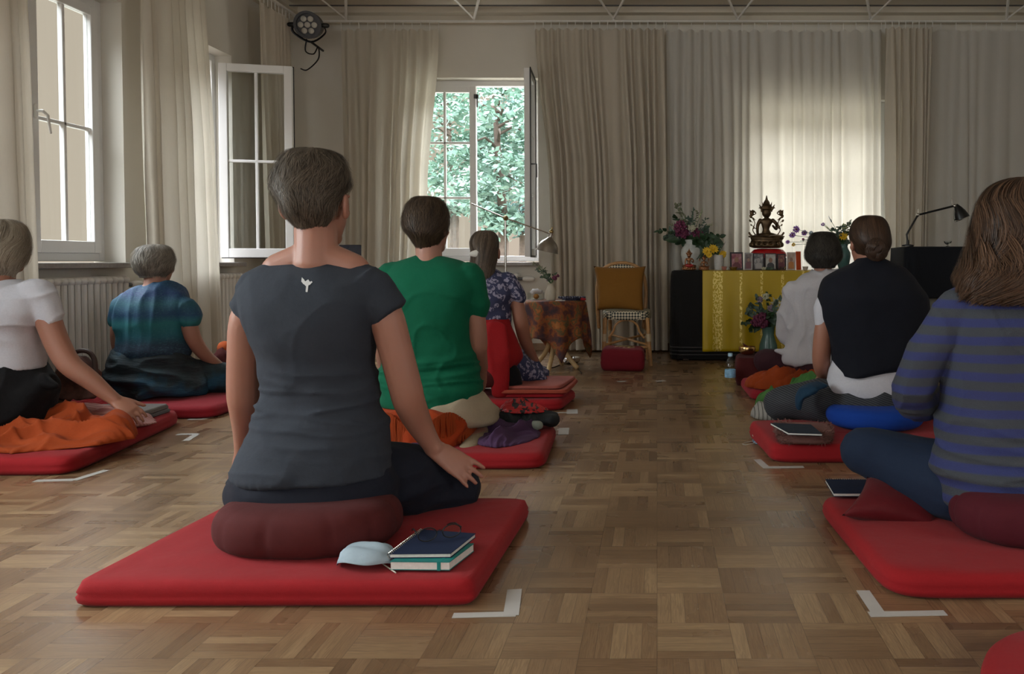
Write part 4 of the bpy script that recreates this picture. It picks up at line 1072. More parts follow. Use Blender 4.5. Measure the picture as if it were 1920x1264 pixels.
REDM = cloth('red_cotton', (.42,.010,.016,1), bs=.3, soft=9, sheen=.05)
REDP = cloth('pinkish_red_cotton', (.46,.022,.040,1), bs=.3, soft=9, sheen=.05)
MH = .062
def fxy(px, py, h=0.0):
    p = fl(px, py, h); return (p.x, p.y)
def quadm(fl_, bl_, width, zt=MH):
    a = fxy(*fl_); b = fxy(*bl_, zt); return [a, (a[0]+width, a[1]), (b[0]+width, b[1]), b]
G = 'red floor mats for sitting'
pad('floor_mat', [fxy(128,1142), fxy(888,1140), fxy(994,932,MH), fxy(446,932,MH)], 0, MH, REDM, 'large red floor mat nearest the viewer, under the charcoal-shirted person', 'mat', G, seed=2, puff=.006, pw=30, r=.018)
a = fxy(1022,882); b = fxy(1046,793,MH)
pad('floor_mat', [(a[0]-.93,a[1]), a, b, (b[0]-.93,b[1])], 0, MH, REDM, 'red floor mat under the person in the green T-shirt', 'mat', G, seed=3, pw=12, r=.025)
a = fxy(1052,772); b = fxy(1078,735,MH)
pad('floor_mat', [(a[0]-.86,a[1]), a, (b[0],b[1]+.15), (b[0]-.86,b[1]+.15)], 0, MH, REDM, 'red floor mat under the person in the flowered blouse, topped with folded blankets', 'mat', G, seed=4)
a = fxy(132,894); b = fxy(345,792)
pad('floor_mat', [(-3.14,a[1]), a, b, (-3.14,b[1])], 0, .07, REDM, 'red floor mat at the left edge under the white-shirted person with the bob', 'mat', G, seed=5, pw=12, r=.025)
a = fxy(398,786); b = fxy(495,752)
pad('floor_mat', [(-3.12,a[1]), a, (b[0],b[1]+.12), (-3.12,b[1]+.12)], 0, MH, REDP, 'pinkish red floor mat under the person in the teal tunic', 'mat', G, seed=6, pw=12, r=.025)
a = fxy(1408,752); b = fxy(1386,706,MH)
pad('floor_mat', [a, (a[0]+.95,a[1]), (b[0]+.95,b[1]), b], 0, MH, REDP, 'pinkish red floor mat before the altar under the person in the loose white shirt', 'mat', G, seed=7, pw=12, r=.025)
a = fxy(1446,870); b = fxy(1400,786,.075)
pad('floor_mat', [a, (a[0]+.98,a[1]), (b[0]+.98,b[1]), b], 0, .078, REDM, 'red floor mat under the blue cushion and the person in the navy shawl', 'mat', G, seed=8, pw=12, r=.025)
a = fxy(1668,1128); b = fxy(1530,925,MH)
pad('floor_mat', [a, (a[0]+1.0,a[1]), (b[0]+1.0,b[1]), b], 0, MH, REDM, 'red floor mat at the right edge under the person in the striped jumper', 'mat', G, seed=9, pw=12, puff=.006, r=.025)
pad('floor_mat', [(.46,.78),(1.45,.78),(1.47,1.62),(.63,1.68)], 0, MH+.004, REDM, 'red floor mat cut off by the bottom right corner of the photo', 'mat', G, seed=10, pw=4, puff=.01)

def puck(name, c, rx, ry, h, mat, label, cat='cushion', pleats=0, n=128, pw=2.1, seed=1, rot=0, fl_top=.72, dip=0, group=None):
    rs = []; c = Vector(c)
    m = Matrix.Rotation(rot, 3, 'Z')
    prof = [(.55,0),(.78,.04),(.92,.15),(.985,.32),(1,.5),(.985,.68),(.93,.84),(.82,.95),(fl_top*.9,1.0),(.45,1.0-dip),(.2,1.0-dip*1.3),(.04,1.0-dip*1.3)]
    prof = reSrows(prof, 3)
    for s_, z in prof:
        r = []
        for j in range(n):
            a = 2*PI*j/n; ca, sa = math.cos(a), math.sin(a)
            k = s_
            if pleats:
                x = (a*pleats/(2*PI)) % 1; d_ = min(x, 1-x)*2
                k -= .035*math.exp(-(d_/.07)**2)*max(0, 1-abs(z-.5)*1.2)
                k += .012*math.sin(x*PI)
            k += .012*noise.noise(Vector((ca*2, sa*2, z*2+seed)))
            p = Vector((math.copysign(abs(ca)**(2/pw), ca)*rx*k, math.copysign(abs(sa)**(2/pw), sa)*ry*k, h*z))
            r.append(c + m @ p)
        rs.append(r)
    o = build(name, MB().rings(rs), mat, base=c, ang=180); return tag(o, label, cat, group)
DRED = cloth('dark_red_cotton', (.105,.014,.014,1), bs=.25, soft=10)
c_ = at(581,1000,2.14)
puck('zafu_cushion', (c_.x, 2.14, MH-.004), .238, .165, .128, DRED, 'dark brownish red pleated round cushion under the charcoal-shirted person', pleats=11, seed=2, pw=2.4)
c_ = at(1936,1000,2.2)
puck('zafu_cushion', (c_.x, 2.2, MH-.002), .222, .17, .135, cloth('wine_cotton', (.11,.010,.020,1), bs=.25), 'wine red round cushion under the person in the striped jumper', pleats=12, seed=4)
c_ = at(1637,800,3.62)
puck('zafu_cushion', (c_.x, 3.60, .076), .215, .19, .10, cloth('royal_blue_cotton', (.004,.06,.42,1), bs=.3), 'bright blue round cushion under the person in the navy shawl', pleats=0, seed=5)
c_ = at(905,700,4.5)
puck('zafu_cushion', (c_.x, 4.52, .115), .15, .15, .10, DRED, 'dark red cushion under the person with the tied red jumper', seed=6)
c_ = at(1543,700,4.98)
puck('zafu_cushion', (c_.x, 5.0, .062), .2, .17, .09, DRED, 'dark cushion under the person in the loose white shirt', seed=7)
c_ = at(290,740,4.55)
puck('zafu_cushion', (c_.x, 4.55, .062), .2, .17, .07, DRED, 'dark red cushion nearly hidden under the teal tunic skirt', seed=8)
c_ = at(-5,790,3.5)
puck('zafu_cushion', (c_.x, 3.5, .070), .17, .16, .08, DRED, 'dark cushion under the person with the grey-blond bob', seed=9)
c_ = at(806,830,3.45)
puck('zafu_cushion', (c_.x, 3.47, .062), .17, .15, .13, DRED, 'cushion under the green-shirted person, wrapped by the fringed orange blanket', seed=12)

def pillow(name, corners, th, mat, label, cat='pillow', n=22, parent=None, pinch=.9):
    c = [Vector(q) for q in corners]; nn = (c[1]-c[0]).cross(c[3]-c[0]).normalized(); mb = MB()
    def fn(sg):
        def f(u, v):
            x, y = u*2-1, v*2-1
            bx = x*(1-.10*(1-y*y)*pinch*0 ) ; k = (1-x*x)*(1-y*y)
            e_ = 1-.09*(1-abs(x)**2)*abs(y)**3; e2 = 1-.09*(1-abs(y)**2)*abs(x)**3
            uu, vv = .5+x*e2/2, .5+y*e_/2
            p = c[0]*(1-uu)*(1-vv)+c[1]*uu*(1-vv)+c[2]*uu*vv+c[3]*(1-uu)*vv
            return p + nn*sg*(th/2*max(0,k)**.42 + .004*noise.noise(p*9)*k)
        return f
    mb.grid(fn(1), n, n); mb.grid(fn(-1), n, n)
    o = build(name, mb, mat, parent, base=(sum(c, Vector())/4) if parent is None else None, ang=180)
    bm = bmesh.new(); bm.from_mesh(o.data); bmesh.ops.remove_doubles(bm, verts=bm.verts, dist=1e-5); bmesh.ops.recalc_face_normals(bm, faces=bm.faces); bm.to_mesh(o.data); bm.free()
    if parent is None: tag(o, label, cat)
    return o
VELV = cloth('red_velvet', (.16,.004,.010,1), bs=.35, sheen=.08, rough=.6)
pillow('velvet_pillow', [at(1578,967,2.30), at(1752,988,2.29), at(1785,935,2.52), at(1626,894,2.44)], .10, VELV, 'small dark red velvet pillow with pointed corners under the striped jumper person\'s thigh')

def cloth_heap(name, limbs_, mat, label, cat, floor=.062, flat=.75, amp=.016, fs=(9,9,7), vox=.007, seed=1, group=None, extra=None, smooth=3):
    mb = MB()
    for l in limbs_:
        P_ = [at(a, b, c) for a, b, c, r in l]; rr = [(r, r*flat) for a, b, c, r in l]
        for q, r in zip(P_, rr): q.z = max(q.z, floor + r[1]*.55)
        mb.tube(P_, rr, 18, sub=4)
    f = both(folds(amp*1.2, fs[0], fs[1], fs[2], seed, base=.005), crease(amp*.9, fs[0]*1.3, fs[1]*1.3, fs[2]*1.2, seed+5, pw=3))
    g = fused(mb, vox, smooth, f)
    for p in g.v: p.z = max(p.z, floor + .001*(1+noise.noise(p*20)))
    mn = sum(g.v, Vector())/len(g.v); o = build(name, g, mat, base=(mn.x, mn.y, floor), ang=180, normals=False)
    return tag(o, label, cat, group)
def drape(name, corners, floor, h, mat, label, cat, ang=0, seed=1, scale=7, aniso=.35, fold=.03, rear=0.0, nu=110, nv=80, lump=1.0, th=.004):
    "a cloth let fall in a heap: corners FL FR BR BL on the floor plane; long folds run along ang"
    q = quad_map(corners); ca, sa = math.cos(ang), math.sin(ang)
    def fn(u, v):
        x, y = 2*u-1, 2*v-1
        jx = .10*noise.noise(Vector((y*2.2, seed, 0)))+.05*noise.noise(Vector((y*7, seed, 3))); jy = .10*noise.noise(Vector((x*2.2, 0, seed)))+.05*noise.noise(Vector((x*7, 3, seed)))
        k = math.sqrt(max(0, 1-.5*y*y)); k2 = math.sqrt(max(0, 1-.5*x*x))
        X, Y_ = x*k, y*k2
        p = q(.5+X/2*(1+jx), .5+Y_/2*(1+jy))
        r = min(1, math.sqrt(X*X+Y_*Y_)); e_ = (1-r**3.2)**.55 if r < 1 else 0
        a = (p.x*ca + p.y*sa)*scale*aniso; b = (-p.x*sa + p.y*ca)*scale
        w1 = noise.noise(Vector((a*1.1, b*.6, seed)))*1.3; w2 = noise.noise(Vector((a*1.3+5, b*.7, seed+4)))*.9
        r1 = max(0, 1-abs(noise.noise(Vector((a+w2, b+w1, seed+9))))*2.4); r2 = max(0, 1-abs(noise.noise(Vector((a*2.3+w1, b*2.1+w2, seed+2))))*2.6)
        lm = .62 + .38*lump*noise.noise(Vector((p.x*5, p.y*5, seed+1)))*2
        z = e_*(h*lm*(1+rear*y) + fold*(r1**1.6-.35) + fold*.38*(r2**2-.2))
        return Vector((p.x, p.y, floor + .002 + max(0, z)))
    o = build(name, MB().grid(fn, nu, nv), mat, base=q(.5,.5)+Vector((0,0,floor)), ang=180, normals=False, solid=th)
    return tag(o, label, cat)
ORG = cloth('orange_wool', (.48,.075,.012,1), bs=.4, soft=16)
drape('orange_blanket', [(-2.80,3.07),(-2.28,3.12),(-2.16,3.52),(-2.82,3.60)], .071, .105, ORG, 'crumpled orange blanket on the red mat in front of the person with the bob', 'blanket', ang=.25, seed=3, scale=6, aniso=.4, fold=.055, rear=.35)
drape('pink_blanket', [(-2.78,3.50),(-2.34,3.50),(-2.30,3.80),(-2.80,3.80)], .071, .07, mat_stripe('pink_stripe_wool', (.38,.17,.14,1), (.26,.09,.08,1), .012, .5, 1, .01), 'striped pink blanket under the hand of the person with the bob', 'blanket', ang=.1, seed=4, scale=6, fold=.03)
g_ = thing('folded_blanket', (-2.55,3.75,.07), 'folded grey and brown blanket on the right end of the left mat', 'blanket')
pad('fold', [(-2.80,3.60),(-2.40,3.62),(-2.42,3.98),(-2.82,3.95)], .071, .02, cloth('grey_wool', (.20,.19,.20,1), bs=.4), None, None, parent=g_, r=.012, pw=14, seed=2)
pad('fold', [(-2.79,3.59),(-2.40,3.62),(-2.42,3.97),(-2.80,3.95)], .090, .024, cloth('grey_wool_b', (.24,.22,.21,1), bs=.4), None, None, parent=g_, r=.012, pw=14, seed=5)
drape('red_shawl', [(-3.0,3.86),(-2.72,3.86),(-2.70,4.12),(-3.0,4.12)], .071, .06, REDM, 'small red shawl heaped between the left radiator and the pink blanket', 'shawl', seed=6, fold=.04)
# green-shirt person's blanket with fringe and the clothes on her mat
ob_ = MB(); torso(ob_, [(757,740,872,.03,.13),(765,722,884,0,.18),(782,714,893,0,.205),(805,716,892,-.005,.21),(830,722,884,-.005,.21),(842,730,876,0,.20)], 3.42)
gg = fused(ob_, .007, 4, folds(.014,6,6,12,5,base=.003))
bl_ = build('fringed_blanket', gg, cloth('bright_orange_wool', (.50,.060,.008,1), bs=.4, soft=16), base=at(806,840,3.42), ang=180, normals=False); tag(bl_, 'bright orange fringed blanket wrapped round the cushion under the green-shirted person', 'blanket')
fr = MB(); rnd = random.Random(4); o0 = at(806,800,3.42)
for k in range(190):
    a = PI + PI*(k+.5)/190 + rnd.uniform(-.02,.02)
    rx_, ry_ = sz(89,3.42)+.003, .214
    def pt(zz, jx=0): return Vector((o0.x + math.cos(a+jx)*rx_, 3.415 + math.sin(a+jx)*ry_, zz))
    z1 = .175 + .03*math.sin(a*5); j1, j2 = rnd.uniform(-.02,.02), rnd.uniform(-.04,.04)
    fr.tube([pt(z1), pt(z1-.035,j1), pt(.066+rnd.uniform(0,.02),j2)], [.0035,.0032,.002], 5, rnd=False)
tag(build('fringe', fr, ORG, bl_, label='hanging orange fringe'), kind='stuff')
PURP = cloth('purple_wool', (.10,.045,.12,1), bs=.5)
drape('purple_cloth', [(-.75,3.20),(-.52,3.26),(-.50,3.62),(-.78,3.55)], .063, .05, PURP, 'purple cloth lying on the mat to the right of the green-shirted person', 'cloth', ang=.9, seed=8, scale=10, fold=.045)
cloth_heap('purple_cloth', [[(730,848,3.22,.035),(770,850,3.22,.035),(800,853,3.22,.02)]], PURP, 'edge of purple cloth below the fringed orange blanket', 'cloth', .062, .5, .008, seed=9)
def mat_redpat():
    m, n, b, o = newmat('red_pattern_silk'); v = coords(n); k = mth(n,'GREATER_THAN', noi(n, v, 45, 3), .55)
    n.links.new(mixc(n, k, (.45,.012,.015,1), (.02,.012,.015,1)), b.inputs['Base Color']); b.inputs['Roughness'].default_value = .5; return m
REDPAT = mat_redpat()
cloth_heap('dark_clothes_roll', [[(945,790,3.62,.05),(985,790,3.62,.06),(1020,788,3.6,.055),(1034,788,3.58,.04)]], cloth('charcoal_wool', (.03,.035,.04,1), bs=.5), 'rolled dark grey clothes on the mat behind the purple cloth', 'clothes', .062, .7, .014, seed=10)
drape('red_patterned_scarf', [(-.72,3.58),(-.50,3.56),(-.50,3.74),(-.72,3.76)], .135, .03, REDPAT, 'red and black patterned scarf on top of the rolled dark clothes', 'scarf', ang=.2, seed=11, scale=12, fold=.03)
cloth_heap('grey_socks', [[(1002,798,3.5,.022),(1010,797,3.52,.022)]], P('sock_grey', (.25,.30,.27,1), .9), 'small greenish grey rolled socks beside the dark clothes', 'socks', .062, .9, .004, seed=12)
# blankets on the mat of the flowered-blouse person
FB = thing('folded_blanket', (-.55,4.75,MH), 'coral and red blankets folded flat at the knee of the flowered-blouse person', 'blanket')
q1 = fxy(925,752,.065); q2 = fxy(1052,752,.065); q3 = fxy(1076,727,.07)
pad('fold', [(q1[0],4.42),(q2[0],4.42),(q3[0],4.86),(q1[0],4.88)], .063, .024, REDM, None, None, parent=FB, r=.012, pw=14, seed=3)
pad('fold', [(q1[0],4.40),(q2[0]+.02,4.41),(q3[0]+.02,4.86),(q1[0],4.88)], .087, .020, cloth('coral_fleece', (.50,.09,.05,1), bs=.35), None, None, parent=FB, r=.012, pw=12, seed=7)
pad('fold', [(q1[0],4.44),(q2[0]-.02,4.44),(q3[0]+.005,4.86),(q1[0],4.88)], .107, .016, cloth('pink_fleece', (.52,.14,.11,1), bs=.35), None, None, parent=FB, r=.012, pw=12, seed=9)
# right side: blankets and scarves between the two sitters
drape('orange_blanket', [(.53,4.66),(1.12,4.56),(1.15,4.92),(.53,4.98)], .064, .115, ORG, 'crumpled orange blanket at the feet of the person in the loose white shirt', 'blanket', ang=.5, seed=14, scale=9, fold=.055, rear=.1)
drape('green_scarf', [(.50,4.28),(.98,4.20),(.95,4.56),(.58,4.54)], .001, .17, cloth('green_mottled_wool', (.12,.34,.09,1), var=.5, bs=.5), 'bright green scarf behind the grey-trousered knee', 'scarf', ang=.5, seed=15, scale=9, fold=.05, rear=.15)
drape('striped_scarf', [(.46,4.10),(.74,4.06),(.76,4.36),(.55,4.38)], .001, .11, mat_stripe('grey_white_stripe', (.42,.41,.38,1), (.05,.05,.05,1), .035, .2, 0, .05, slant=.8), 'pale grey scarf with black stripes on the floor beside the grey-trousered knee', 'scarf', ang=.8, seed=16, scale=8, fold=.03)
cloth_heap('blue_scarf', [[(1545,722,3.60,.03),(1518,730,3.57,.045),(1500,745,3.575,.035),(1497,765,3.58,.012)]], cloth('petrol_wool', (.012,.05,.10,1), bs=.4), 'petrol blue cloth corner lying over the grey pinstriped thigh', 'cloth', .1, .35, .006, seed=17)
# red block cushion with singing bowl by the altar mat
a = fxy(1378,724)
pad('block_cushion', [a, (a[0]+.22,a[1]), (a[0]+.24,a[1]+.26), (a[0]+.02,a[1]+.26)], 0, .185, DRED, 'upright dark red block cushion carrying the gold bowl by the water bottle', 'cushion', pw=8, r=.02, seed=3)
bw = at(1401,660,5.42)
b_ = MB().lathe([(.020,0),(.040,.006),(.055,.025),(.058,.045),(.054,.056),(.050,.056),(.052,.045),(.048,.026),(.01,.012),(.001,.011)], (bw.x, 5.42, .186), 32)
tag(build('singing_bowl', b_, P('polished_gold', (.75,.52,.22,1), .2, metal=1, var=.1), base=(bw.x,5.42,.186)), 'shiny golden singing bowl on the upright red block cushion', 'bowl')
mp_ = MB().tube([(bw.x+.0,5.42,.235),(bw.x-.03,5.40,.262)], [.012,.004], 8)
tag(build('bowl_striker', mp_, P('dark_red_felt', (.10,.02,.015,1)), base=(bw.x,5.42,.24)), 'dark red striker resting in the golden bowl', 'striker')
# water bottle
wb = fl(1369,726); t = thing('water_bottle', (wb.x, wb.y, 0), 'clear plastic water bottle with a blue label on the floor by the red cushion', 'bottle')
build('bottle_body', MB().lathe([(.001,.003),(.028,.002),(.034,.012),(.033,.03),(.035,.05),(.033,.065),(.035,.08),(.035,.13),(.032,.155),(.018,.185),(.013,.195),(.013,.205)], (wb.x,wb.y,0), 28), GLASS, t)
build('label', MB().lathe([(.0355,.065),(.0362,.07),(.0362,.112),(.0355,.117)], (wb.x,wb.y,0), 28, caps=False), P('bottle_label', (.22,.42,.60,1), .5, var=.4, vs=50), t, ang=180)
build('cap', MB().lathe([(.001,.222),(.014,.222),(.015,.218),(.015,.202),(.013,.202)], (wb.x,wb.y,0), 20), P('bottle_cap', (.35,.55,.7,1), .4), t)

# ---- notebooks, book, glasses, masks
PAGE = P('paper_edge', (.68,.66,.62,1), .8, var=.08, vs=120); NAVY = P('navy_card', (.012,.020,.050,1), .75, var=.1, spec=.2); TEAL = P('teal_card', (.0,.16,.15,1), .5, var=.1)
def book(name, c4, z0, th, cov, label, cat='notebook', spiral=None, band=None, ct=.0015):
    "c4: FL, FR, BR, BL xy corners"
    c = [Vector((q[0], q[1], 0)) for q in c4]; o = sum(c, Vector())/4
    t = thing(name, (o.x, o.y, z0), label, cat)
    def slab(cc, z, h): return MB().prism([q + Vector((0,0,z)) for q in cc], (0,0,h))
    build('cover', slab(c, z0, ct).add([], []), cov, t, smooth=False); build('cover', slab(c, z0+th-ct, ct), cov, t, smooth=False)
    build('pages', slab([q.lerp(o, .02) for q in c], z0+ct, th-2*ct), PAGE, t, smooth=False)
    if spiral is not None:
        a, b = c[spiral[0]], c[spiral[1]]; m = MB(); n_ = 22
        for i in range(n_):
            p = a.lerp(b, (i+.5)/n_) + Vector((0,0,z0+th/2)); d = (b-a).normalized(); q = Vector((-d.y, d.x, 0))
            ring = [p + q*math.cos(k*PI/4)*th*.62 + Vector((0,0,1))*math.sin(k*PI/4)*th*.72 for k in range(9)]
            m.tube(ring, .0008, 4, rnd=False)
        build('spiral_binding', m, STEEL, t, label='silver spiral binding')
    if band is not None:
        a = c[0].lerp(c[1], band); b = c[3].lerp(c[2], band); d = (c[1]-c[0]).normalized()*.004; e_ = (c[0]-c[3]).normalized()*.0012
        build('elastic_band', MB().prism([a-d+e_+Vector((0,0,z0-.0004)), a+d+e_+Vector((0,0,z0-.0004)), b+d-e_+Vector((0,0,z0-.0004)), b-d-e_+Vector((0,0,z0-.0004))], (0,0,th+.0008)), P('teal_elastic', (.0,.20,.18,1)), t, smooth=False)
    return t
zb = MH+.006
def cxy(l, z): return [fxy(px, py, z) for px, py in l]
book('book', cxy([(731,1069),(843,1070),(889,1034),(790,1030)], zb), zb, .021, TEAL, 'teal book with cream pages and elastic band, beneath the blue notebook on the near mat', 'book', band=.82)
zn = zb+.0215
book('notebook', cxy([(730,1047),(845,1046),(892,1008),(790,1000)], zn), zn, .011, NAVY, 'dark blue spiral notebook carrying the glasses on the nearest red mat', spiral=(0,3))
zg = zn+.0115; gc = at(824,1000,2.045); gx, gy = gc.x, 2.045
GL = thing('glasses', (gx, gy, zg), 'thin dark folding glasses lying on the blue spiral notebook', 'glasses'); m = MB()
def gp(x, y, z): 
    a = .5; return Vector((gx + x*math.cos(a) - y*math.sin(a), gy + x*math.sin(a) + y*math.cos(a), zg + z))
for s_ in (-1, 1):
    m2 = [gp(s_*.031 + .024*math.cos(k*PI/8), -.002, .020+.017*math.sin(k*PI/8)) for k in range(17)]
    m.tube(m2, .0016, 6, rnd=False)
m.tube([gp(-.008,-.002,.024), gp(0,-.002,.028), gp(.008,-.002,.024)], .001, 6)
build('rim', m, BLACKM, GL)
for s_ in (-1, 1): build('temple', MB().tube([gp(s_*.056,-.002,.026), gp(s_*.054,.05,.022), gp(s_*.05,.085,.012), gp(s_*.047,.105,.002)], [.0018,.0018,.0018,.0024], 6), BLACKM, GL)
lb = MB()
for s_ in (-1, 1): lb.add([gp(s_*.031 + .023*math.cos(k*PI/8), -.002, .020+.016*math.sin(k*PI/8)) for k in range(16)], [tuple(range(16))])
build('lens', lb, GLASS, GL, smooth=False)
def face_mask(c, d, L, Wd, hgt, z, label, mat, loops):
    c = Vector(c); d = Vector(d).normalized(); s_ = Vector((-d.y, d.x, 0)); m = MB(); n_ = 16
    def f(u, v):
        x, y = (u-.5)*2, (v-.5)*2; e_ = max(0, 1-x*x)**.45
        return c + d*x*L/2 + s_*y*Wd/2*(.18+.82*e_) + Vector((0,0, z + hgt*(1-.6*y*y)*(max(0,1-x**4))**.5 + .004*math.sin(y*9+x*3)*e_))
    m.grid(f, n_, n_)
    o = build('face_mask', m, mat, base=(c.x,c.y,z), ang=180, solid=.0015, normals=False); tag(o, label, 'face mask')
    for l in loops: build('ear_loop', MB().tube([Vector(q) for q in l], .0016, 6, sub=6), P('loop', l and (.45,.42,.36,1) or (.1,.1,.1,1)), o)
    return o
MASK = P('mask_fabric', (.30,.38,.44,1), .8, var=.06, bs=.3)
c_ = fl(688,1052,MH+.01)
face_mask((c_.x,c_.y,0), (1,.06,0), .14, .115, .048, MH+.004, 'crumpled pale blue face mask beside the notebooks on the nearest mat', MASK, [[fl(705,1048,MH+.008), fl(730,1066,MH+.006), fl(742,1074,MH+.006)]])
c_ = fl(1424,824,.012)
face_mask((c_.x,c_.y,0), (.3,1,0), .11, .06, .010, .003, 'pale blue face mask with white loops on the floor beside the right-hand mat', P('mask_blue', (.22,.38,.52,1), .8),
   [[fl(1424,828,.01), fl(1400,834,.004), fl(1392,832,.004), fl(1402,829,.004), fl(1422,826,.01)], [fl(1424,820,.012), fl(1412,818,.03), fl(1413,812,.03), fl(1420,814,.03), fl(1426,820,.012)]])
FUR = cloth('brown_pink_fleece', (.30,.14,.12,1), var=.4, bs=.8)
fu = MB(); q_ = cxy([(1458,834),(1560,835),(1562,812),(1450,806)], .080); rnd = random.Random(3); fq = quad_map(q_)
fb = pad('fleece_pouch', q_, .079, .045, FUR, 'fluffy brown and pink fleece pouch under a notebook on the shawl person\'s mat', 'pouch', pw=5, r=.02, seed=3)
for k in range(2600):
    a = rnd.uniform(0, 2*PI); r_ = rnd.uniform(.75,1.0)
    p = fq(.5+.5*math.copysign(abs(math.cos(a))**.4,math.cos(a))*r_, .5+.5*math.copysign(abs(math.sin(a))**.4,math.sin(a))*r_); p.z = .082 + .045*rnd.random()
    o_ = fq(.5,.5); d = Vector((p.x-o_.x, p.y-o_.y, 0)).normalized() + Vector((rnd.gauss(0,.5), rnd.gauss(0,.5), rnd.gauss(.1,.6))); d.normalize()
    w_ = d.cross(Vector((rnd.gauss(0,1),rnd.gauss(0,1),rnd.gauss(0,1)))).normalized()*.0016
    fu.add([p-w_, p+w_, p+d*.013+w_*.5, p+d*.015], [(0,1,2,3)])
tag(build('fur', fu, FUR, fb, normals=False, smooth=False), kind='stuff')
book('notebook', cxy([(1478,816),(1542,818),(1520,800),(1444,797)], .126), .1265, .009, P('grey_card', (.030,.038,.052,1), .85, spec=.1), 'dark grey notebook with white page edge on the fluffy pouch')
book('notebook', cxy([(1563,929),(1650,929),(1638,903),(1547,902)], MH+.012), MH+.008, .011, NAVY, 'dark blue spiral notebook on the mat of the striped jumper person', spiral=(3,2))

# ---- tape marks
TAPE = P('paper_tape', (.42,.40,.38,1), .7, var=.05)
def tape(strips, label):
    pts = [fl(x, y) for s_ in strips for x, y in s_[:2]]; c = sum(pts, Vector())/len(pts); m = MB()
    for a, b, w_ in strips:
        p, q = fl(*a), fl(*b); d = (q-p).normalized()*1; s_ = Vector((-d.y, d.x, 0))*w_/2
        m.prism([p-s_+Vector((0,0,.0004)), q-s_+Vector((0,0,.0004)), q+s_+Vector((0,0,.0004)), p+s_+Vector((0,0,.0004))], (0,0,.0008 + .0003*len(m.v)/8))
    tag(build('tape_mark', m, TAPE, base=(c.x,c.y,0), smooth=False), label, 'tape', 'tape marks on the parquet')
tape([((849,1155),(968,1152),.026),((958,1155),(965,1106),.036)], 'white paper tape corner on the floor in front of the nearest mat')
tape([((1618,1108),(1648,1152),.033),((1630,1153),(1773,1150),.026)], 'white paper tape corner in front of the striped jumper person\'s mat')
tape([((1420,862),(1437,877),.030),((1430,877),(1507,876),.028)], 'tape corner in front of the mat with the fluffy pouch')
tape([((65,902),(140,900),.03),((138,901),(200,882),.03)], 'tape corner on the floor in front of the mat at the left edge')
tape([((332,815),(372,814),.03),((348,827),(368,815),.03)], 'tape corner at the end of the mat with the folded grey blanket')
tape([((352,787),(382,786),.03),((378,787),(410,777),.03)], 'tape corner below the pinkish mat of the teal tunic person')
tape([((1044,806),(1060,806),.03),((1056,815),(1058,803),.05)], 'tape patch right of the mat with the purple cloth')
tape([((1040,774),(1066,774),.02),((1073,776),(1073,768),.06)], 'tape patch right of the mat with the coral blankets')
tape([((1158,716),(1174,715),.04)], 'small tape scrap on the floor in front of the rattan chair')
tape([((1230,715),(1247,714),.04)], 'small tape scrap on the floor just left of the altar')

# ---- bags by the left wall
bag = MB(); bc = at(142,705,4.18)
torso(bag, [(668,128,158,0,.03),(680,118,172,0,.045),(700,108,182,0,.06),(725,106,186,0,.07),(745,110,184,0,.07)], 4.15, pw=3)
bg_ = fused(bag, .007, 3, folds(.012,7,7,9,4)); ob = build('shoulder_bag', bg_, P('brown_floral_canvas', (.07,.03,.022,1), .7, var=.8, vs=28, bs=.5), base=at(145,745,4.15), ang=180, normals=False)
tag(ob, 'dark brown patterned bag slumped in front of the left radiator', 'bag')
build('bag_handle', MB().tube([at(120,690,4.15), at(135,664,4.15), at(160,658,4.15), at(176,672,4.15), at(180,705,4.12)], .012, 8, sub=5), P('brown_strap', (.05,.022,.016,1)), ob)
cloth_heap('red_bag', [[(400,690,5.0,.07),(418,680,5.0,.09),(438,690,5.0,.07)],[(408,665,5.0,.035),(420,660,5.02,.04)]], DRED, 'dark red bag heaped behind the teal tunic person by the curtain', 'bag', 0, 1, .014, seed=22)
c_ = at(421,652,5.0); tag(build('orange_ball', MB().ell(c_, .042), P('orange_plush', (.5,.09,.02,1), .9, bs=.4), base=c_), 'small round orange object on top of the dark red bag', 'ball')

# ================================================================== CHAIR, SIDE TABLE, LAMPS
RAT = P('rattan_cane', (.42,.22,.08,1), .4, var=.25, vs=30, coat=.3); WRAP = P('cane_binding', (.50,.40,.26,1), .5, var=.1, vs=60)
def mat_weave():
    m, n, b, o = newmat('woven_cane'); t = nd(n,'TexCoord'); mp_ = nd(n,'Mapping'); mp_.inputs['Rotation'].default_value = (0, R(45), 0); n.links.new(t.outputs['Object'], mp_.inputs[0])
    ck = nd(n,'TexChecker'); ck.inputs['Scale'].default_value = 62; ck.inputs[1].default_value = (.62,.55,.40,1); ck.inputs[2].default_value = (.03,.035,.03,1); n.links.new(mp_.outputs[0], ck.inputs[0])
    n.links.new(ck.outputs[0], b.inputs['Base Color']); b.inputs['Roughness'].default_value = .5; return m
WEAVE = mat_weave()
CY = 6.25
def cp(px, py, dy=0): return at(px, py, CY+dy)
ch = thing('rattan_chair', (cp(1172,600).x, CY+.2, 0), 'rattan bistro chair with black and cream woven seat facing the room before the curtain', 'chair')
zs = cp(1172,592).z
sx0, sx1 = cp(1127,590).x, cp(1221,590).x
seat = MB()
rs_ = []
for ins, z in ((.006,zs-.035),(0,zs-.02),(0,zs+.02),(.008,zs+.033),(.05,zs+.036),(.12,zs+.034),(.18,zs+.034)):
    rs_.append([Vector(((sx0+sx1)/2 + math.copysign(abs(math.cos(a))**.5, math.cos(a))*((sx1-sx0)/2-ins), CY+.20 + math.copysign(abs(math.sin(a))**.5, math.sin(a))*(.20-ins), z)) for a in [2*PI*j/48 for j in range(48)]])
seat.rings(rs_); build('seat', seat, WEAVE, ch, label='black and cream woven seat')
zfl = 0.0
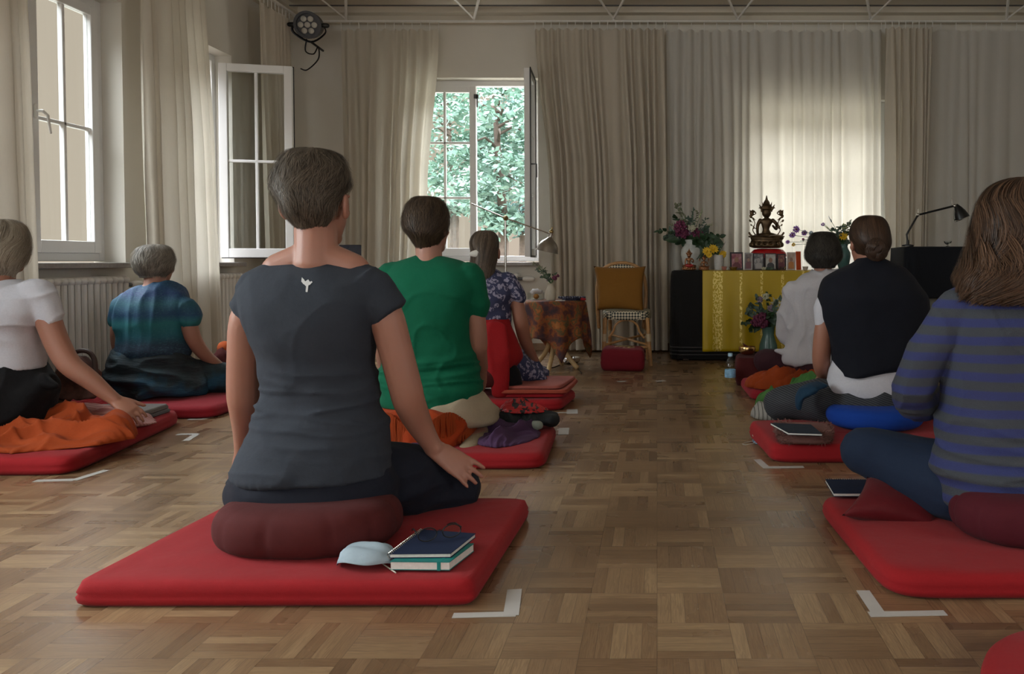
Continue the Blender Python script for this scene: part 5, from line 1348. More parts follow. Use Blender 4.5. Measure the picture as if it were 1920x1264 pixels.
def leg(x0, x1, y0, y1, ztop=zs-.02, r=.016):
    l = build('leg', MB().tube([(x0,y0,ztop),(x1,y1,.0)], r, 10, rnd=False), RAT, ch)
    m_ = MB()
    for z in (.22,): 
        f = 1 - z/ztop; m_.tube([(x0+(x1-x0)*(f-.06), y0+(y1-y0)*(f-.06), z+.03),(x0+(x1-x0)*(f+.06), y0+(y1-y0)*(f+.06), z-.03)], r+.004, 10, rnd=False)
    build('binding', m_, WRAP, l)
leg(sx0+.03, sx0+.015, CY+.03, CY+.02); leg(sx1-.03, sx1-.005, CY+.03, CY+.02); leg(sx0+.05, sx0+.045, CY+.36, CY+.42); leg(sx1-.05, sx1-.03, CY+.36, CY+.42)
for ya, yb, xa, xb_ in ((CY+.03,CY+.03,sx0+.03,sx1-.03),):
    ar = [(xa+.03, ya, .22)] + [((xa+xb_)/2 - math.cos(k*PI/8)*(xb_-xa)*.30, ya, zs-.12+math.sin(k*PI/8)*.085) for k in range(9)] + [(xb_-.03, ya, .22)]
    build('arch_brace', MB().tube(ar, .009, 8, sub=2), RAT, ch)
zr = cp(1172,640).z
build('stretcher', MB().tube([(sx0+.03,CY+.03,zr-.03),(sx1-.05,CY+.38,zr+.02)], .010, 8), RAT, ch); build('stretcher', MB().tube([(sx1-.03,CY+.03,zr-.03),(sx0+.05,CY+.38,zr+.02)], .010, 8), RAT, ch)
build('stretcher', MB().tube([(sx0+.025,CY+.03,zr-.05),(sx1-.02,CY+.03,zr-.05)], .011, 8), RAT, ch)
bt = CY+.40; xm = (sx0+sx1)/2; zt_ = at(1163,492,bt).z; hw = .20
arch = [Vector((xm-.055-.185, bt-.03, zs-.12)), Vector((xm-.055-.205, bt, zs+.15)), Vector((xm-.055-.19, bt+.03, zt_-.13))] + [Vector((xm-.055 - math.cos(k*PI/8)*.17, bt+.05, zt_-.10+math.sin(k*PI/8)*.095)) for k in range(1,8)] + [Vector((xm-.055+.19, bt+.03, zt_-.13)), Vector((xm-.055+.205, bt, zs+.15)), Vector((xm-.055+.185, bt-.03, zs-.12))]
build('back_frame', MB().tube(arch, .015, 10, sub=4), RAT, ch)
bp = MB(); bp.prism([Vector((xm-.055-.17, bt+.03, zs+.06)), Vector((xm-.055+.17, bt+.03, zs+.06))] + [Vector((xm-.055 + math.cos(k*PI/8)*.165, bt+.04, zt_-.11+math.sin(k*PI/8)*.095)) for k in range(0,9)], (0,.012,0))
build('backrest', bp, WEAVE, ch, smooth=False, label='woven cane back panel')
OCH = cloth('ochre_cotton', (.33,.145,.020,1), bs=.3)
zc0 = zs+.042
pillow('ochre_cushion', [at(1120,582,CY+.14), at(1207,584,CY+.14), at(1211,499,CY+.30), at(1113,499,CY+.30)], .11, OCH, 'square ochre cushion leaning against the back of the rattan chair', 'cushion')
# red box cushion on the floor
a = fxy(1125,696); b = fxy(1209,698)
bc_ = pad('box_cushion', [a, b, (b[0]+.0,b[1]+.30), (a[0],a[1]+.30)], 0, .165, REDM and cloth('crimson_cotton', (.22,.008,.018,1), bs=.2), 'thick dark red box cushion with a gold emblem under the rattan chair', 'cushion', pw=9, r=.03, seed=3)
em = MB(); ex, ey = (a[0]+b[0])/2, a[1]+.13
for k in range(4): em.tube([(ex-.05+k*.033,ey-.04,.167),(ex-.062+k*.033,ey,.168),(ex-.04+k*.033,ey+.045,.167)], [(.006,.002)]*3, 6, sub=3)
em.tube([(ex+math.cos(k*PI/10)*.085, ey+math.sin(k*PI/10)*.075, .167) for k in range(21)], [(.006,.0018)]*21, 6)
build('embroidery', em, P('gold_thread', (.45,.36,.16,1), .5), bc_, label='gold embroidered emblem')
# side table with patterned cloth
TX, TY = at(1041,562,6.1).x, 6.1; tz = at(1041,563,6.1).z
tt = thing('side_table', (TX,TY,0), 'small round side table on curved pale wooden legs between the lamp and the chair', 'table')
build('tabletop', MB().lathe([(.001,tz-.02),(.21,tz-.02),(.215,tz-.01),(.21,tz-.003),(.001,tz-.003)], (TX,TY,0), 40), P('beech', (.45,.30,.14,1), .4, var=.1), tt)
BEECH = P('beech_legs', (.48,.32,.15,1), .4, var=.12)
for k in range(4):
    a = R(-100 + 90*k); c, s_ = math.cos(a), math.sin(a)
    build('leg', MB().tube([(TX+c*.03,TY+s_*.03,tz-.02),(TX+c*.035,TY+s_*.035,.30),(TX+c*.07,TY+s_*.07,.14),(TX+c*.17,TY+s_*.17,.012)], [(.018,.014)]*4, 10, sub=5), BEECH, tt)
def mat_batik():
    m, n, b, o = newmat('patterned_batik'); v = coords(n)
    rp = nd(n,'ValToRGB'); n.links.new(noi(n, v, 9, 4, .6), rp.inputs[0]); e_ = rp.color_ramp.elements
    e_[0].position = .34; e_[0].color = (.035,.018,.028,1); e_[1].position = .68; e_[1].color = (.34,.13,.03,1)
    for p_, c_ in ((.44,(.11,.03,.018,1)),(.50,(.26,.07,.012,1)),(.56,(.07,.075,.03,1)),(.61,(.30,.09,.014,1))): e_.new(p_).color = c_
    n.links.new(rp.outputs[0], b.inputs['Base Color']); b.inputs['Roughness'].default_value = .8; bump(n, b, noi(n, v, 30, 3), .3, .01); return m
def tfn(u, v):
    a = 2*PI*u; sq = 1/max(abs(math.cos(a+.5)), abs(math.sin(a+.5))); r0 = .222
    L_ = .27 + .45*(sq-1); f = .022*math.sin(a*9+.6)+.012*math.sin(a*5)
    if v < .35: k = v/.35; return Vector((TX+math.cos(a)*r0*k, TY+math.sin(a)*r0*k, tz+.001))
    k = (v-.35)/.65; r = r0 + .010 + .055*k*(sq-.9) + f*min(1,k*1.5)
    return Vector((TX+math.cos(a)*r, TY+math.sin(a)*r, tz - L_*k*1.0))
tc_ = build('tablecloth', MB().grid(tfn, 108, 26), mat_batik(), base=(TX,TY,tz), ang=180, solid=.003, normals=False)
tag(tc_, 'orange, brown and green patterned cloth draped over the small side table', 'tablecloth')
vz = tz+.0025
v_ = at(1033,560,6.05); vv_ = MB().lathe([(.001,0),(.034,.001),(.040,.02),(.038,.07),(.026,.10),(.024,.118),(.029,.128),(.025,.128),(.020,.118),(.022,.10),(.001,.02)], (v_.x,6.05,vz), 28)
tag(build('bottle_vase', vv_, P('cream_ceramic', (.50,.45,.36,1), .4), base=(v_.x,6.05,vz)), 'cream bottle-shaped vase with dried flowers on the side table', 'vase')

def leafq(m, p, d, L_, w_, rnd=None):
    d = Vector(d).normalized(); s_ = d.cross(Vector((0,-1,.25)));
    if s_.length < .1: s_ = Vector((1,0,0))
    s_.normalize(); up = s_.cross(d).normalized()
    pts = [p]; 
    a = [p + d*L_*.33 + s_*w_*.5 + up*w_*.12, p + d*L_*.70 + s_*w_*.38, p + d*L_, p + d*L_*.70 - s_*w_*.38, p + d*L_*.33 - s_*w_*.5 + up*w_*.12]
    m.add([p, a[0], a[1], a[2], a[3], a[4], p + d*L_*.33 - up*w_*.08, p + d*L_*.7 - up*w_*.06], [(0,1,6),(1,2,7,6),(2,3,7),(3,4,7),(4,5,6,7),(5,0,6)])
STEM = P('green_stem', (.06,.14,.05,1), .6); LEAFD = P('dark_leaf', (.025,.060,.022,1), .5, var=.35, vs=15); LEAFG = P('grey_green_leaf', (.085,.13,.10,1), .6, var=.3, vs=15); DRY = P('dry_sprig', (.18,.19,.12,1), .8, var=.3)
PET = {'plum': P('plum_petal', (.16,.025,.075,1), .7, var=.3, vs=40), 'white': P('cream_petal', (.55,.55,.42,1), .6), 'yellow': P('yellow_petal', (.68,.42,.01,1), .6, var=.15), 'violet': P('violet_petal', (.20,.07,.34,1), .6), 'lime': P('pale_green_petal', (.40,.46,.25,1), .6), 'mauve': P('mauve_petal', (.30,.22,.30,1), .7), 'blue': P('dusty_blue_petal', (.16,.24,.30,1), .7)}
def flower(par, mouth, p, kind, size, col, ctr=None, seed=0):
    rnd = random.Random(seed); m = MB(); d = (p-mouth).normalized(); face = (Vector((0,-1,.25)) + d*.5 + Vector((rnd.gauss(0,.25),0,rnd.gauss(0,.2)))).normalized()
    a = face.cross(Vector((0,0,1))).normalized(); b = a.cross(face).normalized()
    if kind == 'daisy':
        n_ = 12
        for k in range(n_):
            t = 2*PI*k/n_ + rnd.uniform(-.1,.1); dd = a*math.cos(t) + b*math.sin(t) + face*.12
            s_ = dd.cross(face).normalized()*size*.20; m.add([p+dd*size*.12, p+dd*size*.6+s_, p+dd*size*rnd.uniform(.9,1.1), p+dd*size*.6-s_, p+dd*size*.6+face*size*.06], [(0,1,4),(1,2,4),(2,3,4),(3,0,4)])
    elif kind == 'ball':
        for k in range(70):
            v = Vector((rnd.gauss(0,1), rnd.gauss(0,1), rnd.gauss(0,1))).normalized(); q = p + v*size*rnd.uniform(.45,.85)
            m.ell(q, (size*.2,size*.2,size*.2), nu=5, nv=4)
    elif kind == 'lily':
        for k in range(6):
            t = 2*PI*k/6; dd = a*math.cos(t) + b*math.sin(t); s_ = dd.cross(face).normalized()
            m.add([p - face*size*.8, p + dd*size*.35 + s_*size*.22, p + dd*size*1.0 + face*size*.25, p + dd*size*.35 - s_*size*.22], [(0,1,2,3)])
    elif kind == 'spike':
        for k in range(16):
            q = p + d*size*(k/16-.5)*2 + Vector((rnd.gauss(0,.1),rnd.gauss(0,.1),0))*size*.6; m.ell(q, size*.13*(1.2-k/20), nu=5, nv=4)
    elif kind == 'trumpet':
        for k in range(7):
            t = 2*PI*k/7; dd = a*math.cos(t) + b*math.sin(t); dx = Vector((1,-.2,.12)).normalized()
            m.tube([p-dx*size*1.2, p+dd*size*.25, p+dx*size*.6+dd*size*.5], [(size*.08,size*.05),(size*.16,size*.03),(size*.04,size*.01)], 6)
    f_ = build('flower', m, PET[col], par, smooth=False, label='%s %s' % ({'plum':'plum red','lime':'pale green','blue':'dusty blue','white':'cream'}.get(col, col), 'flower'))
    if ctr: build('flower_centre', MB().ell(p+face*size*.05, (size*.25,)*3, nu=8, nv=6), PET[ctr], f_)
    mid = mouth.lerp(p, .5) + Vector((0,0,.01)); build('stem', MB().tube([mouth, mid, p], .0022, 5, rnd=False), STEM, par)
def sprig(m, ms, a, b, n_, L_, w_, seed, droop=0):
    rnd = random.Random(seed); mid = a.lerp(b, .55) + Vector((0,0,.02+droop)); pts, _ = resample([a, mid, b], [(1,)]*3, 6); ms.tube(pts, .002, 5, rnd=False)
    for k in range(n_):
        t = .25 + .75*k/n_; x = t*(len(pts)-1); i = min(int(x), len(pts)-2); p = pts[i].lerp(pts[i+1], x-i); d = (pts[i+1]-pts[i]).normalized()
        v = d*.5 + Vector((rnd.gauss(0,.7), rnd.gauss(0,.7), rnd.gauss(0,.6))); leafq(m, p, v, L_*rnd.uniform(.7,1.2), w_*rnd.uniform(.7,1.2))
def bouquet(name, label, mouth, Yp, flowers, sprigs, big=(), group=None):
    t = thing(name, mouth, label, 'bouquet', group); mats = {}
    for i, (x, y, k, s_, c_, ctr) in enumerate(flowers): flower(t, Vector(mouth), at(x, y, Yp + (i % 3 - 1)*.04 - .03), k, s_, c_, ctr, i+len(label))
    for i, (x, y, n_, L_, w_, mt) in enumerate(sprigs):
        m, ms = mats.setdefault(mt.name, (MB(), MB(), mt))[:2]
        sprig(m, ms, Vector(mouth), at(x, y, Yp + ((i*7) % 5 - 2)*.04), n_, L_, w_, i+3)
    for x, y, dx, dz, L_, w_ in big:
        m, ms = mats.setdefault(LEAFD.name, (MB(), MB(), LEAFD))[:2]; p = at(x, y, Yp-.04)
        for q in range(5):
            leafq(m, p + Vector((.0,0.01*q,0)), (dx+.15*(q-2), -.1, dz), L_, w_)
    for k, (m, ms, mt) in mats.items():
        build('leaves', m, mt, t, smooth=False, normals=False); build('stem', ms, STEM, t)
    return t
bouquet('dried_bouquet', 'sparse dried grasses and small dark flowers in the cream bottle vase', (v_.x,6.05,vz+.12), 6.05,
    [(1040,521,'ball',.022,'plum',None),(1046,517,'ball',.014,'plum',None),(1028,524,'ball',.018,'mauve',None)],
    [(1000,492,14,.03,.008,DRY),(1006,505,14,.03,.01,LEAFG),(1012,500,14,.035,.008,DRY),(1020,508,14,.03,.012,LEAFG),(1030,515,12,.03,.012,LEAFD),(1015,520,12,.03,.012,LEAFG),(1042,512,10,.02,.008,LEAFD)])
# glass tray with small things, bead garland, paper
gx_ = at(1003,555,6.12); bx = MB(); x0_, x1_ = at(991,555,6.12).x, at(1018,555,6.12).x
bx.box((x0_,6.06,vz),(x1_,6.20,vz+.004)); 
for u in ((x0_,6.06,x0_+.003,6.20),(x1_-.003,6.06,x1_,6.20),(x0_,6.06,x1_,6.063),(x0_,6.197,x1_,6.20)): bx.box((u[0],u[1],vz),(u[2],u[3],vz+.055))
tag(build('glass_box', bx, GLASS, base=(gx_.x,6.13,vz), smooth=False), 'small open clear glass box holding trinkets on the left of the side table', 'box')
tag(build('orange_trinket', MB().ell((gx_.x+.01,6.12,vz+.025), (.022,.02,.02)), P('amber', (.40,.16,.03,1), .4), base=(gx_.x,6.12,vz+.005)), 'small orange trinket inside the clear glass box', 'trinket')
tag(build('white_paper_ball', fused(MB().ell((gx_.x+.01,6.15,vz+.062), (.045,.03,.018)).ell((gx_.x-.02,6.15,vz+.055),(.022,.02,.018)), .005, 2, folds(.008,25,25,20)), P('white_paper', (.6,.6,.62,1)), base=(gx_.x,6.15,vz+.05), ang=180), 'crumpled white tissue on top of the clear glass box', 'tissue')
gar = MB(); rnd = random.Random(9)
for k in range(64):
    a = 2*PI*k/32; rr = .05 + .018*(k//32) + rnd.uniform(-.006,.006); gar.ell((at(1072,556,6.04).x + math.cos(a)*rr*1.35, 6.04+math.sin(a)*rr, vz+.009+.012*(k//32)), .0095, nu=8, nv=6)
tag(build('bead_necklace', gar, P('indigo_beads', (.02,.02,.05,1), .35, var=.6, vs=90), base=(at(1072,556,6.04).x,6.04,vz)), 'coiled string of dark blue beads on the right of the side table', 'necklace')
tag(build('red_tassel', MB().tube([(at(1090,556,6.0).x,6.0,vz+.012),(at(1097,558,5.98).x,5.98,vz+.010)], [.012,.008], 10), REDM, base=(at(1093,556,6.0).x,6.0,vz)), 'short red tassel at the end of the bead string', 'tassel')
tag(build('paper_note', MB().box((at(1042,560,5.97).x,5.93,vz),(at(1060,560,5.97).x,6.0,vz+.003)), PAGE, base=(at(1050,560,5.95).x,5.96,vz), smooth=False), 'small white paper slip in front of the bottle vase', 'paper')
# chrome bowl lamp base under the table
cbx = at(1066,690,6.3); 
# floor lamp
LX, LY = at(948,500,6.45).x, 6.45
fl_ = thing('floor_lamp', (LX,LY,0), 'tall thin steel floor lamp with slanting arm and bell shade before the open window', 'lamp')
build('base', MB().lathe([(.001,0),(.14,0),(.14,.012),(.12,.02),(.02,.028),(.001,.028)], (LX,LY,0), 40), STEEL, fl_)
zj = at(948,408,LY).z
build('pole', MB().tube([(LX,LY,.02),(LX,LY,zj)], .0085, 12, rnd=False), STEEL, fl_)
A_ = at(884,382,LY); J_ = at(948,409,LY); S_ = at(1030,438,LY)
build('arm', MB().tube([A_, J_, S_], .0055, 8), STEEL, fl_); build('joint', MB().ell(J_, .022).tube([J_-Vector((0,.03,0)), J_+Vector((0,.03,0))], .012, 10), BRASS, fl_)
sc_ = at(1026,474,LY); ax = (at(1033,440,LY)-at(1025,476,LY)).normalized(); e1 = ax.cross(Vector((0,1,0))).normalized(); e2 = ax.cross(e1).normalized(); top = at(1033,438,LY)
shd = MB(); rs_ = []
for r_, t_ in ((.012,-.01),(.016,.0),(.016,.03),(.030,.045),(.060,.07),(.082,.105),(.088,.140),(.092,.150),(.086,.150),(.078,.106),(.055,.075),(.012,.05)):
    rs_.append([top - ax*t_ + (e1*math.cos(2*PI*j/36)+e2*math.sin(2*PI*j/36))*(r_*(1+.012*math.cos(j*PI))) for j in range(36)])
shd.rings(rs_); build('lamp_shade', shd, P('dull_nickel', (.34,.31,.28,1), .28, metal=1), fl_, label='silver bell shade'); build('shade_joint', MB().ell(top+ax*.015, .018).tube([top+ax*.03+Vector((0,.0,0)), top+ax*.05], .006, 8), BRASS, fl_)
cab = MB().tube([fl(985,690,.004), fl(1005,684,.004), fl(1030,690,.004), fl(1050,684,.004), fl(1072,672,.004), fl(1090,700,.004)], .004, 6, sub=6)
tag(build('power_cable', cab, BLACKM, base=fl(1030,690)), 'thin black cable running along the floor under the side table', 'cable')
tag(build('chrome_bowl', MB().lathe([(.001,0),(.05,.0),(.075,.02),(.08,.05),(.076,.052),(.07,.024),(.001,.008)], (fl(1070,682).x, fl(1070,682).y, 0), 32), P('chrome', (.7,.7,.72,1), .08, metal=1), base=fl(1070,682)), 'shiny chrome bowl on the floor behind the side table legs', 'bowl')
# dark tablet on a stand behind the charcoal-shirted person
ts = thing('tablet_stand', (at(656,480,4.9).x, 4.9, 0), 'dark flat screen on a thin stand seen over the charcoal-shirted shoulder', 'screen')
tx = at(656,478,4.9); 
build('screen', MB().obox((tx.x, 4.9, at(656,486,4.9).z), (sz(41,4.9), .012, sz(54,4.9)), rotz=.1, rx=-.1), P('dark_screen', (.008,.010,.022,1), .15), ts, smooth=False, bev=.004)
build('pole', MB().tube([(tx.x,4.93,.01),(tx.x,4.91,.78)], .01, 8), BLACKM, ts)
for k in range(3): build('leg', MB().tube([(tx.x,4.93,.18),(tx.x+math.cos(k*2.1)*.2,4.93+math.sin(k*2.1)*.2,.012)], .008, 8), BLACKM, ts)
# spotlight in the top left corner
SX = at(578,47,6.9); sp = thing('stage_spotlight', SX, 'black round LED stage spotlight with seven lenses hanging in the upper left corner', 'spotlight')
dr = (Vector((.05,0,1.0))*0 + Vector((.12,-1,-.22))).normalized(); f1_ = dr.cross(Vector((0,0,1))).normalized(); f2_ = f1_.cross(dr).normalized()
m = MB(); rs_ = []
for r_, t_ in ((.05,-.13),(.09,-.12),(.105,-.09),(.108,0),(.115,.02),(.115,.03),(.092,.03),(.090,.012)):
    rs_.append([SX + dr*t_ + (f1_*math.cos(2*PI*j/32)+f2_*math.sin(2*PI*j/32))*r_ for j in range(32)])
m.rings(rs_); build('housing', m, P('grey_housing', (.05,.05,.055,1), .4), sp)
for k in range(7):
    o_ = Vector((0,0,0)) if k == 0 else (f1_*math.cos(k*PI/3)+f2_*math.sin(k*PI/3))*.056
    m = MB(); c = SX + dr*.015 + o_
    m.rings([[c + dr*t_ + (f1_*math.cos(2*PI*j/16)+f2_*math.sin(2*PI*j/16))*r_ for j in range(16)] for r_, t_ in ((.024,0),(.024,.012),(.014,.018),(.003,.02))])
    build('lens', m, P('lens_glass', (.45,.43,.38,1), .1, coat=.5) if k == 0 else bpy.data.materials['lens_glass'], sp)
build('yoke', MB().tube([SX+f1_*.125, SX+f1_*.13+Vector((0,.02,-.06)), SX+Vector((0,.05,-.13)), SX-f1_*.13+Vector((0,.02,-.06)), SX-f1_*.125], [(.012,.005)]*5, 8, sub=5).tube([SX+Vector((0,.05,-.13)), Vector((SX.x, 7.2, SX.z-.14))], .01, 8), BLACKM, sp)
for s_ in (-1,1): build('knob', MB().tube([SX+f1_*s_*.12, SX+f1_*s_*.155], .02, 10), BLACKM, sp)
tag(build('spotlight_cable', MB().tube([SX+Vector((-.05,.08,-.10)), SX+Vector((-.06,.08,-.2)), SX+Vector((0,.1,-.22)), SX+Vector((.04,.1,-.16)), SX+Vector((.02,.15,-.25)), SX+Vector((-.12,.25,-.32)), SX+Vector((-.2,.3,-.30))], .006, 6, sub=8), BLACKM, base=SX), 'black cable looping below the stage spotlight', 'cable')
# ================================================================== ALTAR
AX0, AX1, AY0, AY1, AZ = .115, 1.72, 6.56, 7.04, .742
al = thing('altar_table', ((AX0+AX1)/2, 6.8, 0), 'long altar table under a black floor-length cover in front of the glowing window', 'table')
BLK = cloth('black_felt', (.013,.012,.012,1), bs=.35, sheen=.01)
build('table_frame', MB().box((AX0+.10,AY0+.08,.0),(AX0+.15,AY0+.13,AZ-.04)).box((AX1-.15,AY0+.08,0),(AX1-.10,AY0+.13,AZ-.04)).box((AX0+.10,AY1-.13,0),(AX0+.15,AY1-.08,AZ-.04)).box((AX1-.15,AY1-.13,0),(AX1-.10,AY1-.08,AZ-.04)).box((AX0+.09,AY0+.07,AZ-.04),(AX1-.09,AY1-.07,AZ-.012)), OAK, al, smooth=False)
rs_ = []; n_ = 160; cxm, cym = (AX0+AX1)/2, (AY0+AY1)/2; ww, dd_ = (AX1-AX0)/2, (AY1-AY0)/2
def rr_pt(a, r=.07, ins=0, z=0, fd=0):
    ca, sa = math.cos(a), math.sin(a); W_, D_ = ww-ins, dd_-ins
    u, v = math.copysign(abs(ca)**.22, ca), math.copysign(abs(sa)**.22, sa)
    k = 1 + fd
    return Vector((cxm + u*W_*1.0 + fd*u, cym + v*D_ + fd*v, z))
for ins, z, k in ((.0,.015,1),(.0,.06,1),(-.004,.12,.8),(.0,.4,.5),(.002,.65,.2),(.004,.70,0),(.012,.735,0),(.03,AZ,0),(.10,AZ,0),(.2,AZ,0)):
    rs_.append([rr_pt(2*PI*j/n_, ins=ins, z=z, fd=.005*k*noise.noise(Vector((j*.22,2,0)))*2) for j in range(n_)])
build('cover', MB().rings(rs_), BLK, al, label='black cover')
hm = MB()
for z in (.045,.075,.105): hm.rings([[rr_pt(2*PI*j/n_, ins=-.006, z=zz) for j in range(n_)] for zz in (z, z+.012)], caps=False)
build('hem_trim', hm, P('dark_braid', (.02,.018,.018,1), .5), al, solid=.004)
# yellow brocade
def mat_brocade():
    m, n, b, o = newmat('yellow_brocade'); t = nd(n,'TexCoord'); s_ = nd(n,'SeparateXYZ'); n.links.new(t.outputs['Object'], s_.inputs[0]); v = coords(n)
    x = s_.outputs[0]
    def bandm(c, w_): return mth(n,'LESS_THAN', mth(n,'ABSOLUTE', mth(n,'SUBTRACT', x, c)), w_)
    msk = None
    for c, w_ in ((-.44,.040),(-.25,.010),(-.08,.010),(.09,.012),(.26,.010),(.44,.040)):
        q = bandm(c, w_); msk = q if msk is None else mth(n,'MAXIMUM', msk, q)
    vo = nd(n,'TexVoronoi'); vo.inputs['Scale'].default_value = 36; n.links.new(coords(n,(1,1,.7)), vo.inputs['Vector'])
    g = mth(n,'MULTIPLY', msk, mth(n,'GREATER_THAN', noi(n, coords(n,(1.5,1,1)), 55, 2), .5))
    n.links.new(mixc(n, g, (.48,.33,.002,1), (.78,.62,.18,1)), b.inputs['Base Color'])
    n.links.new(mth(n,'MULTIPLY', g, .5), b.inputs['Metallic']); b.inputs['Roughness'].default_value = .42
    bump(n, b, g, .3, .003); return m
YX0, YX1 = .372, 1.50
def yfn(u, v):
    x = YX0 + (YX1-YX0)*u
    if v < .3: return Vector((x, 6.98 - (6.98-AY0+.01)*v/.3, AZ+.003))
    k = (v-.3)/.7
    w_ = .007*math.sin(u*22+1)*k + .005*math.sin(u*47)*k
    return Vector((x, AY0-.016-w_*1.2, AZ+.003 - .665*k - (.006 if k < .02 else 0)))
yb = build('altar_cloth', MB().grid(yfn, 120, 40), mat_brocade(), base=((YX0+YX1)/2, 6.6, AZ), ang=60, solid=.003, normals=False)
tag(yb, 'bright yellow brocade cloth with gold bands hanging over the front of the altar', 'cloth')
ZA = AZ+.0055     # things on the yellow cloth
# vases
def vase(name, px, Yv, z, prof, mat, label, k=1.0):
    x = at(px, 500, Yv).x; o = build(name, MB().lathe([(r*k, h*k) for r, h in prof], (x,Yv,z), 36), mat, base=(x,Yv,z)); tag(o, label, 'vase'); return Vector((x, Yv, z + max(h for r, h in prof)*k))
VP = [(.001,0),(.055,0),(.06,.01),(.085,.07),(.10,.14),(.095,.18),(.065,.22),(.058,.24),(.066,.262),(.06,.262),(.052,.24),(.09,.16),(.05,.02),(.001,.015)]
m0 = vase('white_vase', 1298, 6.88, AZ+.001, VP, P('white_porcelain', (.58,.60,.58,1), .25), 'bulbous white vase behind the small gilded statues at the left end of the altar')
bouquet('flower_bouquet', 'big bouquet of plum flowers, cream lilies and eucalyptus in the white vase', m0, 6.85,
  [(1275,425,'ball',.060,'plum',None),(1283,437,'ball',.05,'plum',None),(1303,437,'ball',.055,'plum',None),(1297,428,'ball',.035,'white',None),(1272,437,'ball',.04,'plum',None),(1313,440,'ball',.045,'plum',None),(1335,421,'trumpet',.045,'white',None),(1315,398,'spike',.045,'lime',None),(1294,433,'ball',.045,'mauve',None)],
  [(1232,432,16,.045,.028,LEAFD),(1245,445,16,.05,.032,LEAFG),(1262,405,18,.04,.025,LEAFD),(1266,385,16,.045,.02,DRY),(1272,380,14,.045,.016,DRY),(1300,392,16,.03,.014,LEAFG),(1308,395,14,.03,.012,DRY),(1325,410,14,.03,.012,LEAFG),(1258,422,14,.03,.012,DRY),(1350,445,18,.06,.035,LEAFD),(1340,455,18,.07,.045,LEAFD),(1325,430,18,.06,.04,LEAFG),(1290,410,16,.045,.025,LEAFG),(1255,435,16,.045,.03,LEAFG),(1275,455,18,.06,.04,LEAFD),(1310,455,18,.065,.045,LEAFD),(1330,445,16,.065,.04,LEAFD),(1295,450,18,.05,.035,LEAFD)],
  [(1318,448,.5,-.55,.17,.08),(1325,442,.75,-.5,.17,.08),(1312,455,.15,-.9,.15,.07),(1275,450,-.9,.0,.13,.06)])
m1 = vase('white_cup_vase', 1347, 6.72, ZA, [(.001,0),(.030,0),(.033,.01),(.040,.125),(.037,.125),(.030,.01),(.001,.008)], P('white_china', (.60,.60,.60,1), .3), 'plain white beaker vase with yellow flowers on the altar')
bouquet('flower_bouquet', 'three yellow blossoms with a mauve sprig in the plain white beaker', m1, 6.70,
  [(1325,471,'daisy',.040,'yellow','yellow'),(1338,467,'daisy',.048,'yellow','yellow'),(1355,477,'daisy',.040,'yellow','yellow'),(1330,478,'daisy',.030,'yellow','yellow'),(1359,456,'spike',.022,'mauve',None)],
  [(1352,460,10,.025,.01,LEAFG),(1348,474,10,.025,.015,LEAFD),(1332,476,8,.025,.015,LEAFD)])
TEALC = P('teal_ceramic', (.06,.13,.12,1), .25)
m2 = vase('teal_vase', 1581, 6.86, AZ+.001 if False else ZA-.004, [(q*.62, h*.85) for q, h in VP], TEALC, 'dark teal vase at the right end of the altar behind the sitter\'s dark bob')
m2.x = at(1581,480,6.86).x
bouquet('flower_bouquet', 'loose wild bouquet of violet daisies and yellow blooms in the teal vase on the altar', m2, 6.84,
  [(1493,430,'daisy',.036,'violet','plum'),(1486,441,'daisy',.034,'violet','plum'),(1508,437,'daisy',.030,'violet','plum'),(1477,454,'daisy',.022,'violet','plum'),(1488,459,'daisy',.020,'yellow','white'),(1506,449,'daisy',.015,'plum','plum'),(1521,437,'daisy',.022,'blue',None),(1581,443,'daisy',.045,'yellow','yellow'),(1556,410,'spike',.03,'blue',None),(1549,424,'spike',.03,'lime',None),(1543,421,'daisy',.02,'violet',None),(1583,425,'ball',.03,'lime',None)],
  [(1575,425,16,.04,.02,LEAFG),(1590,420,16,.045,.025,LEAFG),(1560,430,16,.04,.02,LEAFG),(1567,440,16,.045,.02,LEAFG),(1586,435,16,.045,.025,LEAFD),(1597,412,12,.03,.012,DRY),(1570,450,16,.05,.03,LEAFD),(1585,455,16,.05,.03,LEAFG),(1500,452,5,.02,.006,LEAFG)])
m3 = vase('green_vase', 1441, 6.30, .0, [(.001,0),(.06,0),(.065,.015),(.075,.10),(.07,.16),(.045,.24),(.05,.29),(.055,.305),(.05,.305),(.04,.24),(.06,.12),(.001,.02)], TEALC, 'dark teal floor vase with a bouquet in front of the yellow altar cloth')
bouquet('flower_bouquet', 'dense bouquet of plum blossom, dark leaves and one cream lily in the floor vase', m3, 6.28,
  [(1420,600,'ball',.05,'plum',None),(1428,605,'ball',.055,'plum',None),(1438,598,'ball',.05,'plum',None),(1415,605,'ball',.04,'plum',None),(1430,594,'ball',.04,'plum',None),(1455,568,'lily',.055,'white','lime'),(1436,556,'ball',.03,'white',None),(1425,562,'ball',.028,'mauve',None),(1446,578,'ball',.035,'mauve',None)],
  [(1394,605,18,.045,.03,LEAFD),(1400,585,18,.05,.03,LEAFG),(1405,572,18,.05,.032,LEAFG),(1418,558,16,.045,.025,LEAFG),(1440,549,16,.04,.02,LEAFD),(1462,560,16,.045,.025,LEAFG),(1474,580,18,.05,.03,LEAFD),(1470,600,18,.05,.035,LEAFD),(1460,612,18,.05,.035,LEAFD),(1410,618,18,.05,.035,LEAFD),(1446,590,20,.05,.03,LEAFD),(1425,580,20,.05,.035,LEAFG),(1436,612,20,.05,.04,LEAFD),(1450,600,20,.05,.035,LEAFG)])
